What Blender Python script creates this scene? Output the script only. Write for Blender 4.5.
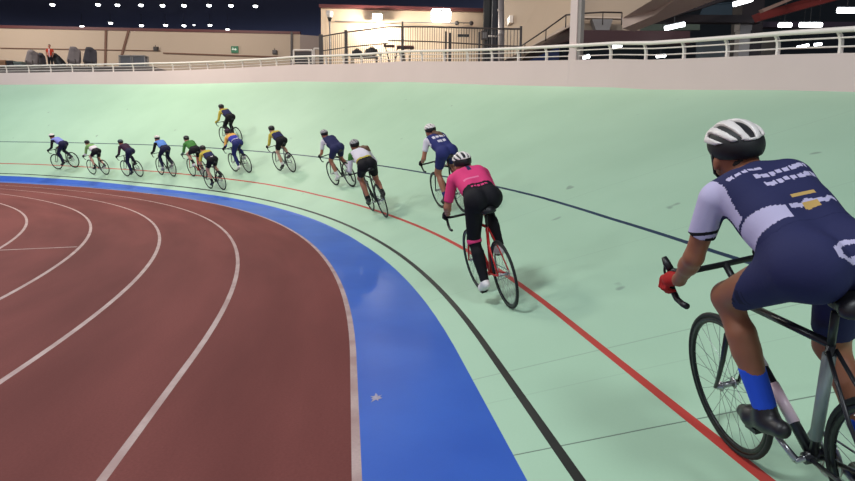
import bpy, bmesh, math, random
import numpy as np
from mathutils import Vector, Matrix

random.seed(7)
np.random.seed(7)
for o in list(bpy.data.objects):
    bpy.data.objects.remove(o)
scene = bpy.context.scene
COL = scene.collection

# ------------------------------------------------------------------ camera
FPX, PITCH, ROLL, CAMZ = 640.0, 0.1415, 0.0065, 1.665
cp, sp = math.cos(PITCH), math.sin(PITCH)
cr, sr = math.cos(ROLL), math.sin(ROLL)
_r, _u, FW = Vector((1, 0, 0)), Vector((0, sp, cp)), Vector((0, cp, -sp))
RT = _r * cr + _u * sr
UP = _u * cr - _r * sr
cam_data = bpy.data.cameras.new('camera')
cam = bpy.data.objects.new('camera', cam_data)
COL.objects.link(cam)
cm = Matrix((RT, UP, -FW)).transposed().to_4x4()
cm.translation = Vector((0, 0, CAMZ))
cam.matrix_world = cm
cam_data.sensor_width = 36
cam_data.lens = FPX / 855 * 36
cam_data.clip_end = 400
scene.camera = cam

# ------------------------------------------------------------------ world, lights, exposure
w = bpy.data.worlds.new('hall_air')
scene.world = w
w.use_nodes = True
w.node_tree.nodes['Background'].inputs[0].default_value = (0.86, 0.93, 1.0, 1)
w.node_tree.nodes['Background'].inputs[1].default_value = 0.42
scene.view_settings.view_transform = 'Standard'
scene.view_settings.look = 'None'
scene.view_settings.exposure = 0.0
scene.view_settings.gamma = 1.0
scene.view_settings.use_curve_mapping = False


def area(name, loc, target, size, power, col):
    l = bpy.data.lights.new(name, 'AREA')
    l.shape = 'DISK'
    l.size = size
    l.energy = power
    l.color = col
    o = bpy.data.objects.new(name, l)
    COL.objects.link(o)
    o.location = loc
    d = Vector(target) - Vector(loc)
    o.rotation_euler = d.to_track_quat('-Z', 'Y').to_euler()
    return o


WARM, COOL = (1.0, 0.93, 0.84), (0.9, 0.97, 1.0)
area('high_bay_and_fill_light', (-22, 16, 14.0), (-20, 20, 0), 3.0, 1350, WARM)
area('high_bay_and_fill_light', (-10, 17, 14.0), (-9, 19, 0), 3.0, 1100, WARM)
area('high_bay_and_fill_light', (-14, 31, 14.2), (-14, 30, 2), 2.5, 1150, WARM)
area('high_bay_and_fill_light', (-26, 32, 14.2), (-25, 32, 2), 2.5, 1050, COOL)
area('high_bay_and_fill_light', (-24, -2, 14.0), (-20, 4, 0), 3.0, 1000, COOL)
area('high_bay_and_fill_light', (-7, 2, 14.0), (-4, 6, 0), 3.0, 1250, COOL)
area('high_bay_and_fill_light', (3, -9, 14.0), (2, -3, 0), 3.0, 1150, COOL)
area('high_bay_and_fill_light', (-34, 44, 14.6), (-34, 56, 9), 2.5, 1500, WARM)  # unseen fill, added to brighten the far left wall
area('high_bay_and_fill_light', (-16, 45, 14.6), (-18, 57, 9), 2.5, 900, WARM)  # second added fill, for the right half of the left wall
area('high_bay_and_fill_light', (4, 14, 14.6), (5, 26, 8), 2.0, 700, WARM)  # fill put in out of view to lift the cream stair wall

# ------------------------------------------------------------------ materials


def lin(c):
    return tuple(x / 12.92 if x <= 0.04045 else ((x + 0.055) / 1.055) ** 2.4 for x in c)


def hx(r, g, b):
    return lin((r / 255, g / 255, b / 255))


MATS = {}


def mat(name, col, rough=0.6, metal=0.0, var=0.0, scale=6.0, emit=None, es=0.0, spec=None, bump=0.0, alpha=None):
    if name in MATS:
        return MATS[name]
    m = bpy.data.materials.new(name)
    m.use_nodes = True
    nt = m.node_tree
    b = nt.nodes['Principled BSDF']
    b.inputs['Base Color'].default_value = (*col, 1)
    b.inputs['Roughness'].default_value = rough
    b.inputs['Metallic'].default_value = metal
    if spec is not None:
        b.inputs['Specular IOR Level'].default_value = spec
    if var or bump:
        tc = nt.nodes.new('ShaderNodeTexCoord')
        nz = nt.nodes.new('ShaderNodeTexNoise')
        nz.inputs['Scale'].default_value = scale
        nz.inputs['Detail'].default_value = 5
        nt.links.new(tc.outputs['Object'], nz.inputs['Vector'])
        if var:
            mx = nt.nodes.new('ShaderNodeMixRGB')
            mx.inputs[1].default_value = (*[max(0, x * (1 - var)) for x in col], 1)
            mx.inputs[2].default_value = (*[min(1, x * (1 + var)) for x in col], 1)
            nt.links.new(nz.outputs['Fac'], mx.inputs[0])
            nt.links.new(mx.outputs[0], b.inputs['Base Color'])
        if bump:
            bp = nt.nodes.new('ShaderNodeBump')
            bp.inputs['Strength'].default_value = bump
            bp.inputs['Distance'].default_value = 0.01
            nt.links.new(nz.outputs['Fac'], bp.inputs['Height'])
            nt.links.new(bp.outputs[0], b.inputs['Normal'])
    if emit:
        b.inputs['Emission Color'].default_value = (*emit, 1)
        b.inputs['Emission Strength'].default_value = es
    MATS[name] = m
    return m


def surface_mat(name, col, col2, scale, rough, specks=None, seams=False, grit=0.0, stretch=None):
    """painted floor: broad blotches, fine specks, seams across the track in the UV (metres) frame"""
    m = bpy.data.materials.new(name)
    m.use_nodes = True
    nt = m.node_tree
    N, L = nt.nodes, nt.links
    b = N['Principled BSDF']
    b.inputs['Roughness'].default_value = rough
    b.inputs['Specular IOR Level'].default_value = 0.12 if rough > .7 else 0.3
    tc = N.new('ShaderNodeTexCoord')
    vec = tc.outputs['UV']
    if stretch:
        mp = N.new('ShaderNodeMapping')
        mp.inputs['Scale'].default_value = stretch
        L.new(vec, mp.inputs['Vector'])
        vec2 = mp.outputs[0]
    else:
        vec2 = vec

    def noise(sc, det=4, v=None):
        n = N.new('ShaderNodeTexNoise')
        n.inputs['Scale'].default_value = sc
        n.inputs['Detail'].default_value = det
        L.new(v or vec2, n.inputs['Vector'])
        return n.outputs['Fac']

    def ramp(src, lo, hi):
        mr = N.new('ShaderNodeMapRange')
        mr.inputs['From Min'].default_value = lo
        mr.inputs['From Max'].default_value = hi
        L.new(src, mr.inputs['Value'])
        return mr.outputs[0]

    def mix(fac, a, bb, k=1.0):
        mx = N.new('ShaderNodeMixRGB')
        if k != 1.0:
            mm = N.new('ShaderNodeMath')
            mm.operation = 'MULTIPLY'
            mm.inputs[1].default_value = k
            L.new(fac, mm.inputs[0])
            fac = mm.outputs[0]
        L.new(fac, mx.inputs[0])
        for i, x in ((1, a), (2, bb)):
            if isinstance(x, tuple):
                mx.inputs[i].default_value = (*x, 1)
            else:
                L.new(x, mx.inputs[i])
        return mx.outputs[0]
    c = mix(ramp(noise(scale), 0.35, 0.65), col, col2)
    if grit:
        g = ramp(noise(60, 3, vec), 0.3, 0.7)
        c = mix(g, c, tuple(x * 0.6 for x in col), grit)
    if specks:
        vec_s = vec
        vo = N.new('ShaderNodeTexNoise')
        vo.inputs['Scale'].default_value = specks[1]
        vo.inputs['Detail'].default_value = 2
        L.new(vec_s, vo.inputs['Vector'])
        c = mix(ramp(vo.outputs['Fac'], specks[2], specks[2] + 0.03), c, specks[0], specks[3])
    if seams:
        sx = N.new('ShaderNodeSeparateXYZ')
        L.new(vec, sx.inputs[0])
        # oblique board seams: s + .28 d
        a = N.new('ShaderNodeMath')
        a.operation = 'MULTIPLY_ADD'
        a.inputs[1].default_value = 0.28
        L.new(sx.outputs['Y'], a.inputs[0])
        L.new(sx.outputs['X'], a.inputs[2])
        tot = None
        for s0, wd, k in ((2.03, 0.006, 0.75), (3.2, 0.007, 0.3), (2.75, 0.006, 0.12), (0.7, 0.006, 0.6), (5.6, .008, .12), (8.1, .01, .12)):
            d = N.new('ShaderNodeMath')
            d.operation = 'SUBTRACT'
            d.inputs[1].default_value = s0
            L.new(a.outputs[0], d.inputs[0])
            e = N.new('ShaderNodeMath')
            e.operation = 'ABSOLUTE'
            L.new(d.outputs[0], e.inputs[0])
            f = N.new('ShaderNodeMath')
            f.operation = 'LESS_THAN'
            f.inputs[1].default_value = wd
            L.new(e.outputs[0], f.inputs[0])
            c = mix(f.outputs[0], c, (0.08, 0.10, 0.09), k)
    L.new(c, b.inputs['Base Color'])
    return m


M_GREEN = surface_mat('mint_track_paint', hx(168, 200, 172), hx(176, 208, 180), 0.35, 0.5,
                      specks=((0.16, 0.2, 0.18), 2.1, 0.735, 0.55), seams=True, grit=0.05)
M_BLUE = surface_mat('blue_band_paint', hx(52, 94, 188), hx(60, 104, 198), 1.1, 0.42, grit=0.06,
                     specks=((0.35, 0.42, 0.6), 2.4, 0.76, 0.5))
M_RED = surface_mat('brick_red_track_rubber', hx(110, 60, 57), hx(130, 73, 69), 0.8, 0.8, grit=0.28,
                    specks=((0.55, 0.45, 0.42), 7.0, 0.80, 0.6), stretch=(0.25, 1.3, 1))
M_LINE_W = surface_mat('worn_white_line_paint', hx(196, 170, 166), hx(170, 138, 134), 3.0, 0.6, grit=0.35)
M_LINE_K = surface_mat('black_line_paint', hx(26, 28, 26), hx(44, 46, 42), 0.7, 0.5)
M_LINE_R = surface_mat('red_line_paint', hx(188, 62, 54), hx(176, 66, 58), 1.0, 0.5)
M_LINE_B = surface_mat('dark_blue_line_paint', hx(34, 52, 74), hx(40, 62, 84), 1.0, 0.5)
M_WALL = mat('pinkish_white_wall_paint', hx(216, 196, 191), 0.7, var=0.05, scale=0.8)
M_RAILW = mat('white_rail_paint', hx(240, 230, 221), 0.4)
M_APRON = mat('grey_concrete', hx(120, 112, 108), 0.8, var=0.1)

# ------------------------------------------------------------------ track geometry
CX, CY, RG, S1, R2 = -30.022, 1.289, 30.52, 22.0, 38.0
BS = [-20, -8, 2, 6, 8, 11, 14, 17, 20, 23, 26, 29, 90]
BV = [12, 13, 17.5, 20, 22, 24, 27, 30, 33, 35, 37, 38, 38]
TS = [-20, 6, 8, 12, 16, 23, 29, 32, 35, 38, 42, 60]
TT = [7.1, 7.1, 7.15, 7.45, 7.43, 7.52, 7.7, 7.95, 8.18, 8.42, 8.7, 9.2]
GS, GV = [-20, 10, 14, 20, 26, 29, 32, 35, 38, 60], [0, 0, .05, .11, .14, .18, .26, .32, .38, .42]
KS, KV = [-20, 10, 14, 18, 23, 29, 32, 35, 38, 60], [.23, .23, .25, .28, .34, .38, .44, .49, .55, .6]
RS, RV = [-20, 16, 20, 26, 29, 32, 35, 38, 60], [.92, .92, .99, 1.06, 1.12, 1.17, 1.24, 1.31, 1.4]
SS, SV = [-20, 4, 10, 16, 20, 26, 32, 38, 60], [2.44, 2.45, 2.58, 2.59, 2.64, 2.74, 2.92, 3.08, 3.3]


S0 = 3.8


def base(s):
    if s < S0:
        th = S0 / RG
        n = Vector((math.cos(th), math.sin(th), 0))
        return Vector((CX, CY, 0)) + RG * n + Vector((-n.y, n.x, 0)) * (s - S0), n
    th = min(s, S1) / RG
    n = Vector((math.cos(th), math.sin(th), 0))
    p = Vector((CX, CY, 0)) + RG * n
    if s > S1:
        c = p - R2 * n
        th += (s - S1) / R2
        n = Vector((math.cos(th), math.sin(th), 0))
        p = c + R2 * n
    return p, n


def beta(s):
    return math.radians(float(np.interp(s, BS, BV)))


def surf(s, d):
    p, n = base(s)
    b = beta(s)
    return p + n * (d * math.cos(b)) + Vector((0, 0, d * math.sin(b)))


def top(s):
    return surf(s, float(np.interp(s, TS, TT)))


def at(u, v, Y):
    """point at forward distance Y seen at photo position (u, v)"""
    x, y = (u - 427.5) / FPX, -(v - 240.5) / FPX
    d = FW + RT * x + UP * y
    return Vector((0, 0, CAMZ)) + d * (Y / d.y)


def tag(o, label=None, cat=None, group=None, kind=None):
    if label: o['label'] = label
    if cat: o['category'] = cat
    if group: o['group'] = group
    if kind: o['kind'] = kind
    return o


def link_mesh(name, verts, faces, mats, parent=None, mi=None, smooth=False, uv=None):
    me = bpy.data.meshes.new(name)
    me.from_pydata([tuple(v) for v in verts], [], [tuple(int(i) for i in f) for f in faces])
    if not isinstance(mats, (list, tuple)):
        mats = [mats]
    for m in mats:
        me.materials.append(m)
    if mi is not None:
        me.polygons.foreach_set('material_index', [int(i) for i in mi])
    if smooth:
        me.polygons.foreach_set('use_smooth', [True] * len(me.polygons))
    if uv is not None:
        l = me.uv_layers.new(name='UVMap')
        for lp in me.loops:
            l.data[lp.index].uv = uv[lp.vertex_index]
    me.update()
    o = bpy.data.objects.new(name, me)
    COL.objects.link(o)
    if parent is not None:
        o.parent = parent
    return o


def empty(name, mw=None, loc=None):
    o = bpy.data.objects.new(name, None)
    o.empty_display_size = 0.2
    COL.objects.link(o)
    if mw is not None:
        o.matrix_world = mw
    if loc is not None:
        o.location = loc
    return o


def ribbon(name, ss, cols, mats, mi, kind='structure', parent=None, zfun=None):
    """grid over stations ss; cols = list of functions s -> (point, v)"""
    V, UV, F, MI = [], [], [], []
    n = len(cols)
    for s in ss:
        for c in cols:
            p, v = c(s)
            V.append(p)
            UV.append((s, v))
    for i in range(len(ss) - 1):
        for j in range(n - 1):
            a = i * n + j
            F.append((a, a + 1, a + n + 1, a + n))
            MI.append(mi[j])
    o = link_mesh(name, V, F, mats, parent, MI, uv=UV)
    if kind:
        o['kind'] = kind
    return o


STN = [-12 + i * 0.5 for i in range(175)]


def fl(off, z=0.0):
    return lambda s: (base(s)[0] + base(s)[1] * off + Vector((0, 0, z)), off)


def sl(f):
    return lambda s: (surf(s, f(s)), f(s))


def tab(S, Vv, e=0.0):
    return lambda s: float(np.interp(s, S, Vv)) + e


# flat infield with running lanes
cols, mi = [fl(-29.0)], []
lw = 0.026
lines = [-12.0, -10.77, -9.54, -8.3, -7.05, -5.81, -4.6, -3.37, -2.14, -0.86]
prev = -29.0
for q in (-24, -19, -15.5):
    cols.append(fl(q)); mi.append(0)
for L_ in lines:
    cols.append(fl(L_ - lw)); mi.append(0)
    cols.append(fl(L_ + lw)); mi.append(1)
ribbon('floor', STN, cols, [M_RED, M_LINE_W], mi)
# blue band: flat then rising to the foot of the boards
ribbon('floor_blue_band', STN, [fl(-0.86 + lw), fl(-0.4), fl(0.0), sl(tab(GS, GV, 0.0))], [M_BLUE], [0, 0, 0])
# banked boards with the painted lines
cw = 0.026
bank_cols = [sl(tab(GS, GV, 0.0)), sl(tab(KS, KV, -cw)), sl(tab(KS, KV, cw)), sl(tab(RS, RV, -cw)), sl(tab(RS, RV, cw)),
             sl(lambda s: 1.9), sl(tab(SS, SV, -cw)), sl(tab(SS, SV, cw)), sl(lambda s: 4.0), sl(lambda s: 5.5),
             sl(tab(TS, TT, 0.0))]
ribbon('floor_banked_track', STN, bank_cols, [M_GREEN, M_LINE_K, M_LINE_R, M_LINE_B], [0, 1, 0, 2, 0, 0, 3, 0, 0, 0])


# outer wall
def off_top(s, o, z):
    p = top(s)
    return p + base(s)[1] * o + Vector((0, 0, z))


WHF = lambda s: float(np.interp(s, [5, 7, 8, 10, 12, 16, 20, 30], [.50, .56, .58, .62, .66, .70, .73, .71]))
ribbon('wall_outer', STN, [lambda s: (off_top(s, 0, 0), 0), lambda s: (off_top(s, 0.02, WHF(s)), 1), lambda s: (off_top(s, 0.2, WHF(s)), 2),
                           lambda s: (off_top(s, 0.22, -.1), 3)], [M_WALL], [0, 0, 0])
ribbon('floor_concourse', STN[:-8], [lambda s: (off_top(s, 0.21, 0.02), 0), lambda s: (off_top(s, 8, 0.02), 1), lambda s: (off_top(s, 40, 0.02), 2)],
       [M_APRON], [0, 0])


# transverse mark between two inner lanes
def lane_mark():
    V = []
    for r in (24.75, 25.88):
        for dt in (-0.0012, 0.0012):
            t = math.radians(21.2) + dt
            V.append((CX + r * math.cos(t), CY + r * math.sin(t), 0.003))
    o = link_mesh('trim_1', V, [(0, 2, 3, 1)], M_LINE_W, uv=[(0, 0), (0, .05), (1, 0), (1, .05)])
    o['kind'] = 'structure'


lane_mark()


# paint chip on the blue band
def chip():
    c = at(376, 398, 4.42)
    c.z = 0
    X = at(376, 398, 1)
    # intersect floor
    d = X - Vector((0, 0, CAMZ))
    c = Vector((0, 0, CAMZ)) + d * (CAMZ / -d.z)
    V = [(c.x, c.y, .002)]
    n = 18
    rr = [1, .55, 1.1, .4, .7, 1.2, .5, .6, 1.0, .45, .8, .5, 1.25, .6, .4, .9, .5, .7]
    for i in range(n):
        a = i * 2 * math.pi / n
        V.append((c.x + .045 * rr[i] * math.cos(a), c.y + .075 * rr[i] * math.sin(a), .002))
    o = link_mesh('trim_2', V, [(0, i + 1, (i + 1) % n + 1) for i in range(n)], mat('bare_chip', hx(170, 160, 175), .7, var=.3, scale=30))
    o['kind'] = 'structure'


chip()

# ------------------------------------------------------------------ mesh builders


class MB:
    def __init__(s):
        s.v, s.f, s.m = [], [], []

    def add(s, v, f, m=0):
        k = len(s.v)
        s.v += [Vector(x) for x in v]
        s.f += [tuple(i + k for i in q) for q in f]
        s.m += [m] * len(f)

    def box(s, a, b, m=0):
        x0, y0, z0 = a
        x1, y1, z1 = b
        s.add([(x0, y0, z0), (x1, y0, z0), (x1, y1, z0), (x0, y1, z0), (x0, y0, z1), (x1, y0, z1), (x1, y1, z1), (x0, y1, z1)],
              [(0, 3, 2, 1), (4, 5, 6, 7), (0, 1, 5, 4), (1, 2, 6, 5), (2, 3, 7, 6), (3, 0, 4, 7)], m)

    def tube(s, pts, r, n=8, m=0, closed=False):
        pts = [Vector(p) for p in pts]
        rs = r if isinstance(r, (list, tuple)) else [r] * len(pts)
        rings = []
        N = len(pts)
        pu = None
        for i, p in enumerate(pts):
            if closed:
                t = pts[(i + 1) % N] - pts[i - 1]
            else:
                t = pts[min(i + 1, N - 1)] - pts[max(i - 1, 0)]
            t.normalize()
            if pu is None:
                pu = t.orthogonal().normalized()
            u = (pu - t * pu.dot(t)).normalized()
            pu = u
            w_ = t.cross(u)
            rings.append([p + (u * math.cos(a) + w_ * math.sin(a)) * rs[i] for a in [2 * math.pi * k / n for k in range(n)]])
        V = [x for q in rings for x in q]
        F = []
        for i in range(N if closed else N - 1):
            j = (i + 1) % N
            for k in range(n):
                F.append((i * n + k, i * n + (k + 1) % n, j * n + (k + 1) % n, j * n + k))
        if not closed:
            F.append(tuple(range(n - 1, -1, -1)))
            F.append(tuple((N - 1) * n + k for k in range(n)))
        s.add(V, F, m)

    def ring(s, c, R, prof, n=48, m=0, ax='y'):
        """revolve closed profile [(dr, da)] round axis through c"""
        V, F = [], []
        P = len(prof)
        for i in range(n):
            a = 2 * math.pi * i / n
            for dr, da in prof:
                rr = R + dr
                V.append((c[0] + rr * math.cos(a), c[1] + da, c[2] + rr * math.sin(a)))
        for i in range(n):
            j = (i + 1) % n
            for k in range(P):
                l = (k + 1) % P
                F.append((i * P + k, j * P + k, j * P + l, i * P + l))
        s.add(V, F, m)

    def prism(s, poly, ext, m=0):
        """poly: list of 3D points, ext: vector"""
        ext = Vector(ext)
        P = [Vector(p) for p in poly]
        n = len(P)
        s.add(P + [p + ext for p in P], [tuple(range(n)), tuple(range(2 * n - 1, n - 1, -1))] +
              [(i, i + n, (i + 1) % n + n, (i + 1) % n) for i in range(n)], m)

    def build(s, name, mats, parent=None, smooth=False, fixn=True):
        o = link_mesh(name, s.v, s.f, mats, parent, s.m, smooth)
        if fixn:
            bm = bmesh.new()
            bm.from_mesh(o.data)
            bmesh.ops.recalc_face_normals(bm, faces=bm.faces)
            bm.to_mesh(o.data)
            bm.free()
        return o


def circ(r, n=8):
    return [(r * math.cos(2 * math.pi * k / n), r * math.sin(2 * math.pi * k / n)) for k in range(n)]


# ------------------------------------------------------------------ hall shell
M_DARK = mat('navy_dark_ceiling', hx(92, 98, 136), 0.9)
M_DARKW = mat('navy_dark_wall', hx(70, 76, 118), 0.9)
M_CREAM = mat('cream_cladding', hx(214, 190, 164), 0.75, var=0.04, scale=0.5)
M_CREAM2 = mat('beige_cladding', hx(186, 166, 146), 0.75, var=0.04, scale=0.5)
M_MAROON = mat('maroon_steel', hx(92, 40, 40), 0.55)
M_MAROOND = mat('dark_maroon_steel', hx(62, 34, 38), 0.6)
M_BROWN = mat('brown_seam', hx(112, 78, 62), 0.7)
M_TUBE = mat('lamp_glow', (1, 1, 1), 0.5, emit=(0.93, 0.97, 1.0), es=9.0)
M_BLACK = mat('black_paint', hx(24, 24, 27), 0.45)
M_STEELD = mat('dark_fence_steel', hx(58, 48, 46), 0.5)
M_GREYST = mat('grey_steel', hx(132, 128, 128), 0.45, metal=0.2)

b = MB()
b.box((-120, -30, 15.6), (60, 92, 15.9))
b.build('ceiling', M_DARK)['kind'] = 'structure'
b = MB()
b.box((-120, 90, 0), (60, 90.4, 15.6))
b.build('wall_far', M_DARKW)['kind'] = 'structure'


def slab(name, pix, Ya, mats, depth=0.3, parent=None, m=0):
    """upright slab whose outline is given at its own distance; Ya = dist or list"""
    Y = Ya if isinstance(Ya, (list, tuple)) else [Ya] * len(pix)
    mb = MB()
    mb.prism([at(u, v, y) for (u, v), y in zip(pix, Y)], (0, depth, 0), m)
    return mb.build(name, mats, parent)


YW = lambda u: 55 + 2 * (u + 260) / 560

# far left cream wall with red-brown coping and seams
lw_ = slab('wall_left', [(-260, 22), (300, 33.5), (300, 90), (-260, 90)], [55, 57, 57, 55], M_CREAM2, 0.4)
lw_['kind'] = 'structure'
o = slab('trim_3', [(-260, 19.5), (300, 31.5), (300, 34.0), (-260, 22.8)], [54.9, 56.9, 56.9, 54.9], M_MAROON, 0.5); o['kind'] = 'structure'
lw2 = slab('wall_left_annex', [(292, 34), (325, 36.5), (325, 90), (292, 90)], [57, 57, 57, 57], mat('taupe_cladding', hx(150, 134, 126), .8), 0.4)
lw2['kind'] = 'structure'
k = 4
for pix in ([(104.7, 30), (106.6, 30), (105.6, 70), (103.8, 70)], [(127.2, 30.5), (129.4, 30.5), (122.3, 56), (120.2, 56)],
            [(0, 47.6), (160, 50.4), (160, 51.1), (0, 48.4)], [(163, 52.4), (285, 56.5), (285, 57.8), (163, 53.6)],
            [(290.5, 31.8), (292.6, 31.8), (292.6, 70), (290.5, 70)]):
    o = slab('trim_%d' % k, pix, [YW(u) - .12 for u, v in pix], M_BROWN if k < 8 else M_STEELD, 0.2)
    o['kind'] = 'structure'
    k += 1

# centre building
cb = slab('wall_centre', [(321, 6.5), (503, 11.5), (503, 70), (321, 70)], [42, 43, 43, 42], M_CREAM, 0.4)
cb['kind'] = 'structure'
b = MB()
b.prism([at(321, 6, 42), at(321, 70, 42), at(300, 70, 60) + Vector((0, 0, 0)), Vector((at(321, 6, 42).x - .2, 60, at(321, 6, 42).z))], (-0.3, 0, 0))
# return wall on the left end of the centre building
bb = MB()
p0, p1 = at(321, 6.5, 42), at(321, 70, 42)
bb.box((p0.x, 42.02, p1.z), (p0.x + .35, 56.5, p0.z))
bb.build('wall_centre_return', M_CREAM)['kind'] = 'structure'
o = slab('trim_%d' % k, [(319, 4), (505, 8.8), (505, 12), (319, 7)], [41.6, 42.6, 42.6, 41.6], M_MAROON, 0.6); o['kind'] = 'structure'; k += 1
o = slab('trim_%d' % k, [(335, 20.6), (458, 22.6), (458, 23.4), (335, 21.3)], 41.85, M_GREYST, 0.08); o['kind'] = 'structure'; k += 1

# right building with sloping underside
rb = slab('wall_right', [(505, -60), (571, -60), (571, 24.5), (534, 46.5), (520, 62), (505, 62)], [32, 24, 24, 28, 30, 32], M_CREAM, 0.35)
rb['kind'] = 'structure'
rb2 = slab('wall_right_upper', [(578, -60), (700, -60), (700, 0), (640, 20), (640, 31), (578, 31)], 24.5, M_CREAM2, 0.35)
rb2['kind'] = 'structure'
o = slab('trim_%d' % k, [(515, 55), (571, 21.8), (571, 26), (521, 58)], [29, 23.7, 23.7, 29], mat('pale_edge_paint', hx(206, 184, 166), .6), 0.25); o['kind'] = 'structure'; k += 1
o = slab('trim_%d' % k, [(577, 16.0), (624, 17.0), (624, 18.6), (577, 17.8)], 24.0, MATS['pale_edge_paint'], 0.3); o['kind'] = 'structure'; k += 1

# stair handrail along the wall edge and over the landing
hr = empty('stair_handrail', loc=at(525, 60, 27.5))
tag(hr, 'thin brown stair handrail rising along the cream wall to the pillar', 'handrail')
mb = MB()
hp = [at(518, 48, 27.0), at(525, 43.5, 26.2), at(546, 29.5, 24.6), at(566, 15, 23.2), at(585, 13.2, 23.2), at(603, 12.2, 23.2), at(622, 12.6, 23.2)]
mb.tube([p - hr.location for p in hp], 0.028, 6)
mb.build('rail_bar', M_STEELD, hr, True)
for i in (1, 2, 3, 5, 6):
    mb = MB()
    p = hp[i] - hr.location
    mb.tube([p, p - Vector((0, 0, .42))], 0.02, 6)
    mb.build('baluster', M_STEELD, hr, True)

# grey trapezoid panel
o = slab('wall_vent_hopper', [(592, 18.9), (613, 19.2), (609.5, 30), (596, 30)], 24.0, M_GREYST, 0.35)
tag(o, 'grey tapered metal duct hopper on the cream wall above the maroon beam', 'duct')

# diagonal pale ramp beam
mb = MB()
mb.prism([at(622, 18.5, 20), at(622.5, 28.6, 20), at(706, -6, 15.5), at(662, -6, 15.5)], (0.5, 0.45, 0))
o = mb.build('ramp_beam', mat('pinkish_ramp_paint', hx(206, 186, 176), .65, var=.04))
tag(o, 'pale pinkish sloping ramp beam running up out of frame above the maroon beam', 'ramp')

# beams and posts of the open hall on the right
o = slab('steel_beam', [(578, 30), (690, 31), (690, 44), (578, 43)], 23.0, M_MAROOND, 0.4); tag(o, 'dark maroon horizontal beam right of the pillar, under the cream wall', 'beam')
o = slab('steel_beam', [(655, 14.5), (762, 15.0), (762, 22.5), (655, 22)], 25.0, mat('near_black_steel', hx(36, 27, 32), .6), 0.4); tag(o, 'near-black horizontal beam at the top right, behind the white railing', 'beam')
o = slab('steel_beam', [(758, 13), (829, -8), (880, -12), (762, 20)], [20, 18, 17, 20], mat('bright_maroon_steel', hx(122, 44, 42), .5), 0.4); tag(o, 'bright red sloping girder at the top right', 'beam')
o = slab('steel_beam', [(758, 21.5), (880, 22), (880, 27.5), (758, 27)], 27.0, mat('purplish_steel', hx(58, 46, 62), .6), 0.4); tag(o, 'purplish horizontal beam behind the lamps at the right edge', 'beam')
o = slab('steel_beam', [(505, 60), (569, 27.5), (571, 40), (524, 62)], [31, 24.6, 24.6, 31], M_MAROOND, 0.5); tag(o, 'dark maroon sloping beam left of the pillar, under the stair wall', 'beam')
o = slab('steel_beam', [(664, 12), (700, 2), (740, -10), (755, -10), (700, 9), (680, 14)], 24, MATS['near_black_steel'], 0.3); tag(o, 'dark sloping rafter at the top right, beside the ramp', 'beam')
o = slab('steel_beam', [(762, 9), (800, -6), (806, -6), (764, 12)], 19, mat('tan_steel', hx(150, 120, 108), .5), 0.2); tag(o, 'thin tan sloping brace above the red girder', 'beam')


def post(name, u, w_, Y, mt, label, v0=-40, v1=90, d=None):
    p0, p1 = at(u - w_ / 2, v0, Y), at(u + w_ / 2, v1, Y)
    d = d or (p1.x - p0.x)
    mb = MB()
    t = 0.06
    mb.box((p0.x, Y, p1.z), (p1.x, Y + d, p0.z))
    mb.box((p0.x - t, Y - t, p1.z), (p1.x + t, Y + d + t, p1.z + .25))
    mb.box((p0.x - t * .5, Y - t * .5, p0.z - .3), (p1.x + t * .5, Y + d + t * .5, p0.z))
    o = mb.build(name, mt)
    tag(o, label, 'column')
    return o


post('steel_column', 752, 12, 26, MATS['near_black_steel'], 'dark steel column at the right, in front of a beige panel')
post('steel_column', 743.5, 5.5, 25.6, M_GREYST, 'slim grey column at the right, beside the dark column', v0=22)
post('steel_column', 489, 8, 40.5, M_BLACK, 'black column at the right end of the lit cream building')
post('steel_column', 496, 5, 39, mat('dark_blue_steel', hx(48, 50, 62), .5), 'dark bluish column between the black column and the grey pipe')
post('steel_column', 508, 3.4, 37, M_BLACK, 'thin black column right of the grey pipe')
# grey pipe
mb = MB()
mb.tube([at(501.5, 90, 38), at(501.5, -30, 38)], 0.19, 14)
for v in (10, 35):
    mb.tube([at(501.5, v, 38) - Vector((0, 0, .05)), at(501.5, v, 38) + Vector((0, 0, .05))], 0.23, 14)
o = mb.build('drain_pipe', mat('light_grey_pipe', hx(176, 166, 164), .4, metal=.2), None, True)
tag(o, 'tall light grey pipe between dark columns at the stair wall', 'pipe')
post('steel_column', 487.5, 4.5, 41.5, M_MAROON, 'red-brown column edge behind the fence beside the black column', v1=90)

# deep dark hall on the right with panels
slab('wall_hall_right', [(560, -60), (900, -60), (900, 120), (560, 120)], 46, mat('dark_teal_grey', hx(32, 40, 48), .85), 0.3)['kind'] = 'structure'
for i, (pix, Y, c, lab) in enumerate((([(697, 38), (725, 40), (725, 58), (697, 58)], 34, hx(110, 122, 128), 'pale grey-blue partition panel behind the white railing'),
                                      ([(728, 42), (742, 42), (742, 58), (728, 58)], 35, hx(56, 66, 96), 'small dark blue partition panel beside the slim grey column'),
                                      ([(760, 33), (776, 33), (776, 58), (760, 58)], 34, hx(98, 92, 86), 'beige-grey partition panel right of the dark column'),
                                      ([(628, 20), (700, 17), (700, 30), (628, 31)], 33, hx(110, 124, 112), 'pale green-grey panel seen under the ramp'),
                                      ([(705, 5), (742, 2), (735, 15), (700, 15)], 36, hx(70, 88, 102), 'blue-grey roof panel between the rafters'))):
    mb = MB()
    mb.prism([at(u, v, Y) for u, v in pix], (0, .15, 0))
    q0, q1 = at(*pix[0], Y), at(*pix[1], Y)
    mb.tube([q0 + Vector((0, -.03, 0)), q1 + Vector((0, -.03, 0))], .04, 6)
    o = mb.build('partition_panel', mat('panel_%s' % ('slate blue khaki sage steel'.split()[i]), c, .6))
    tag(o, lab, 'panel')


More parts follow.
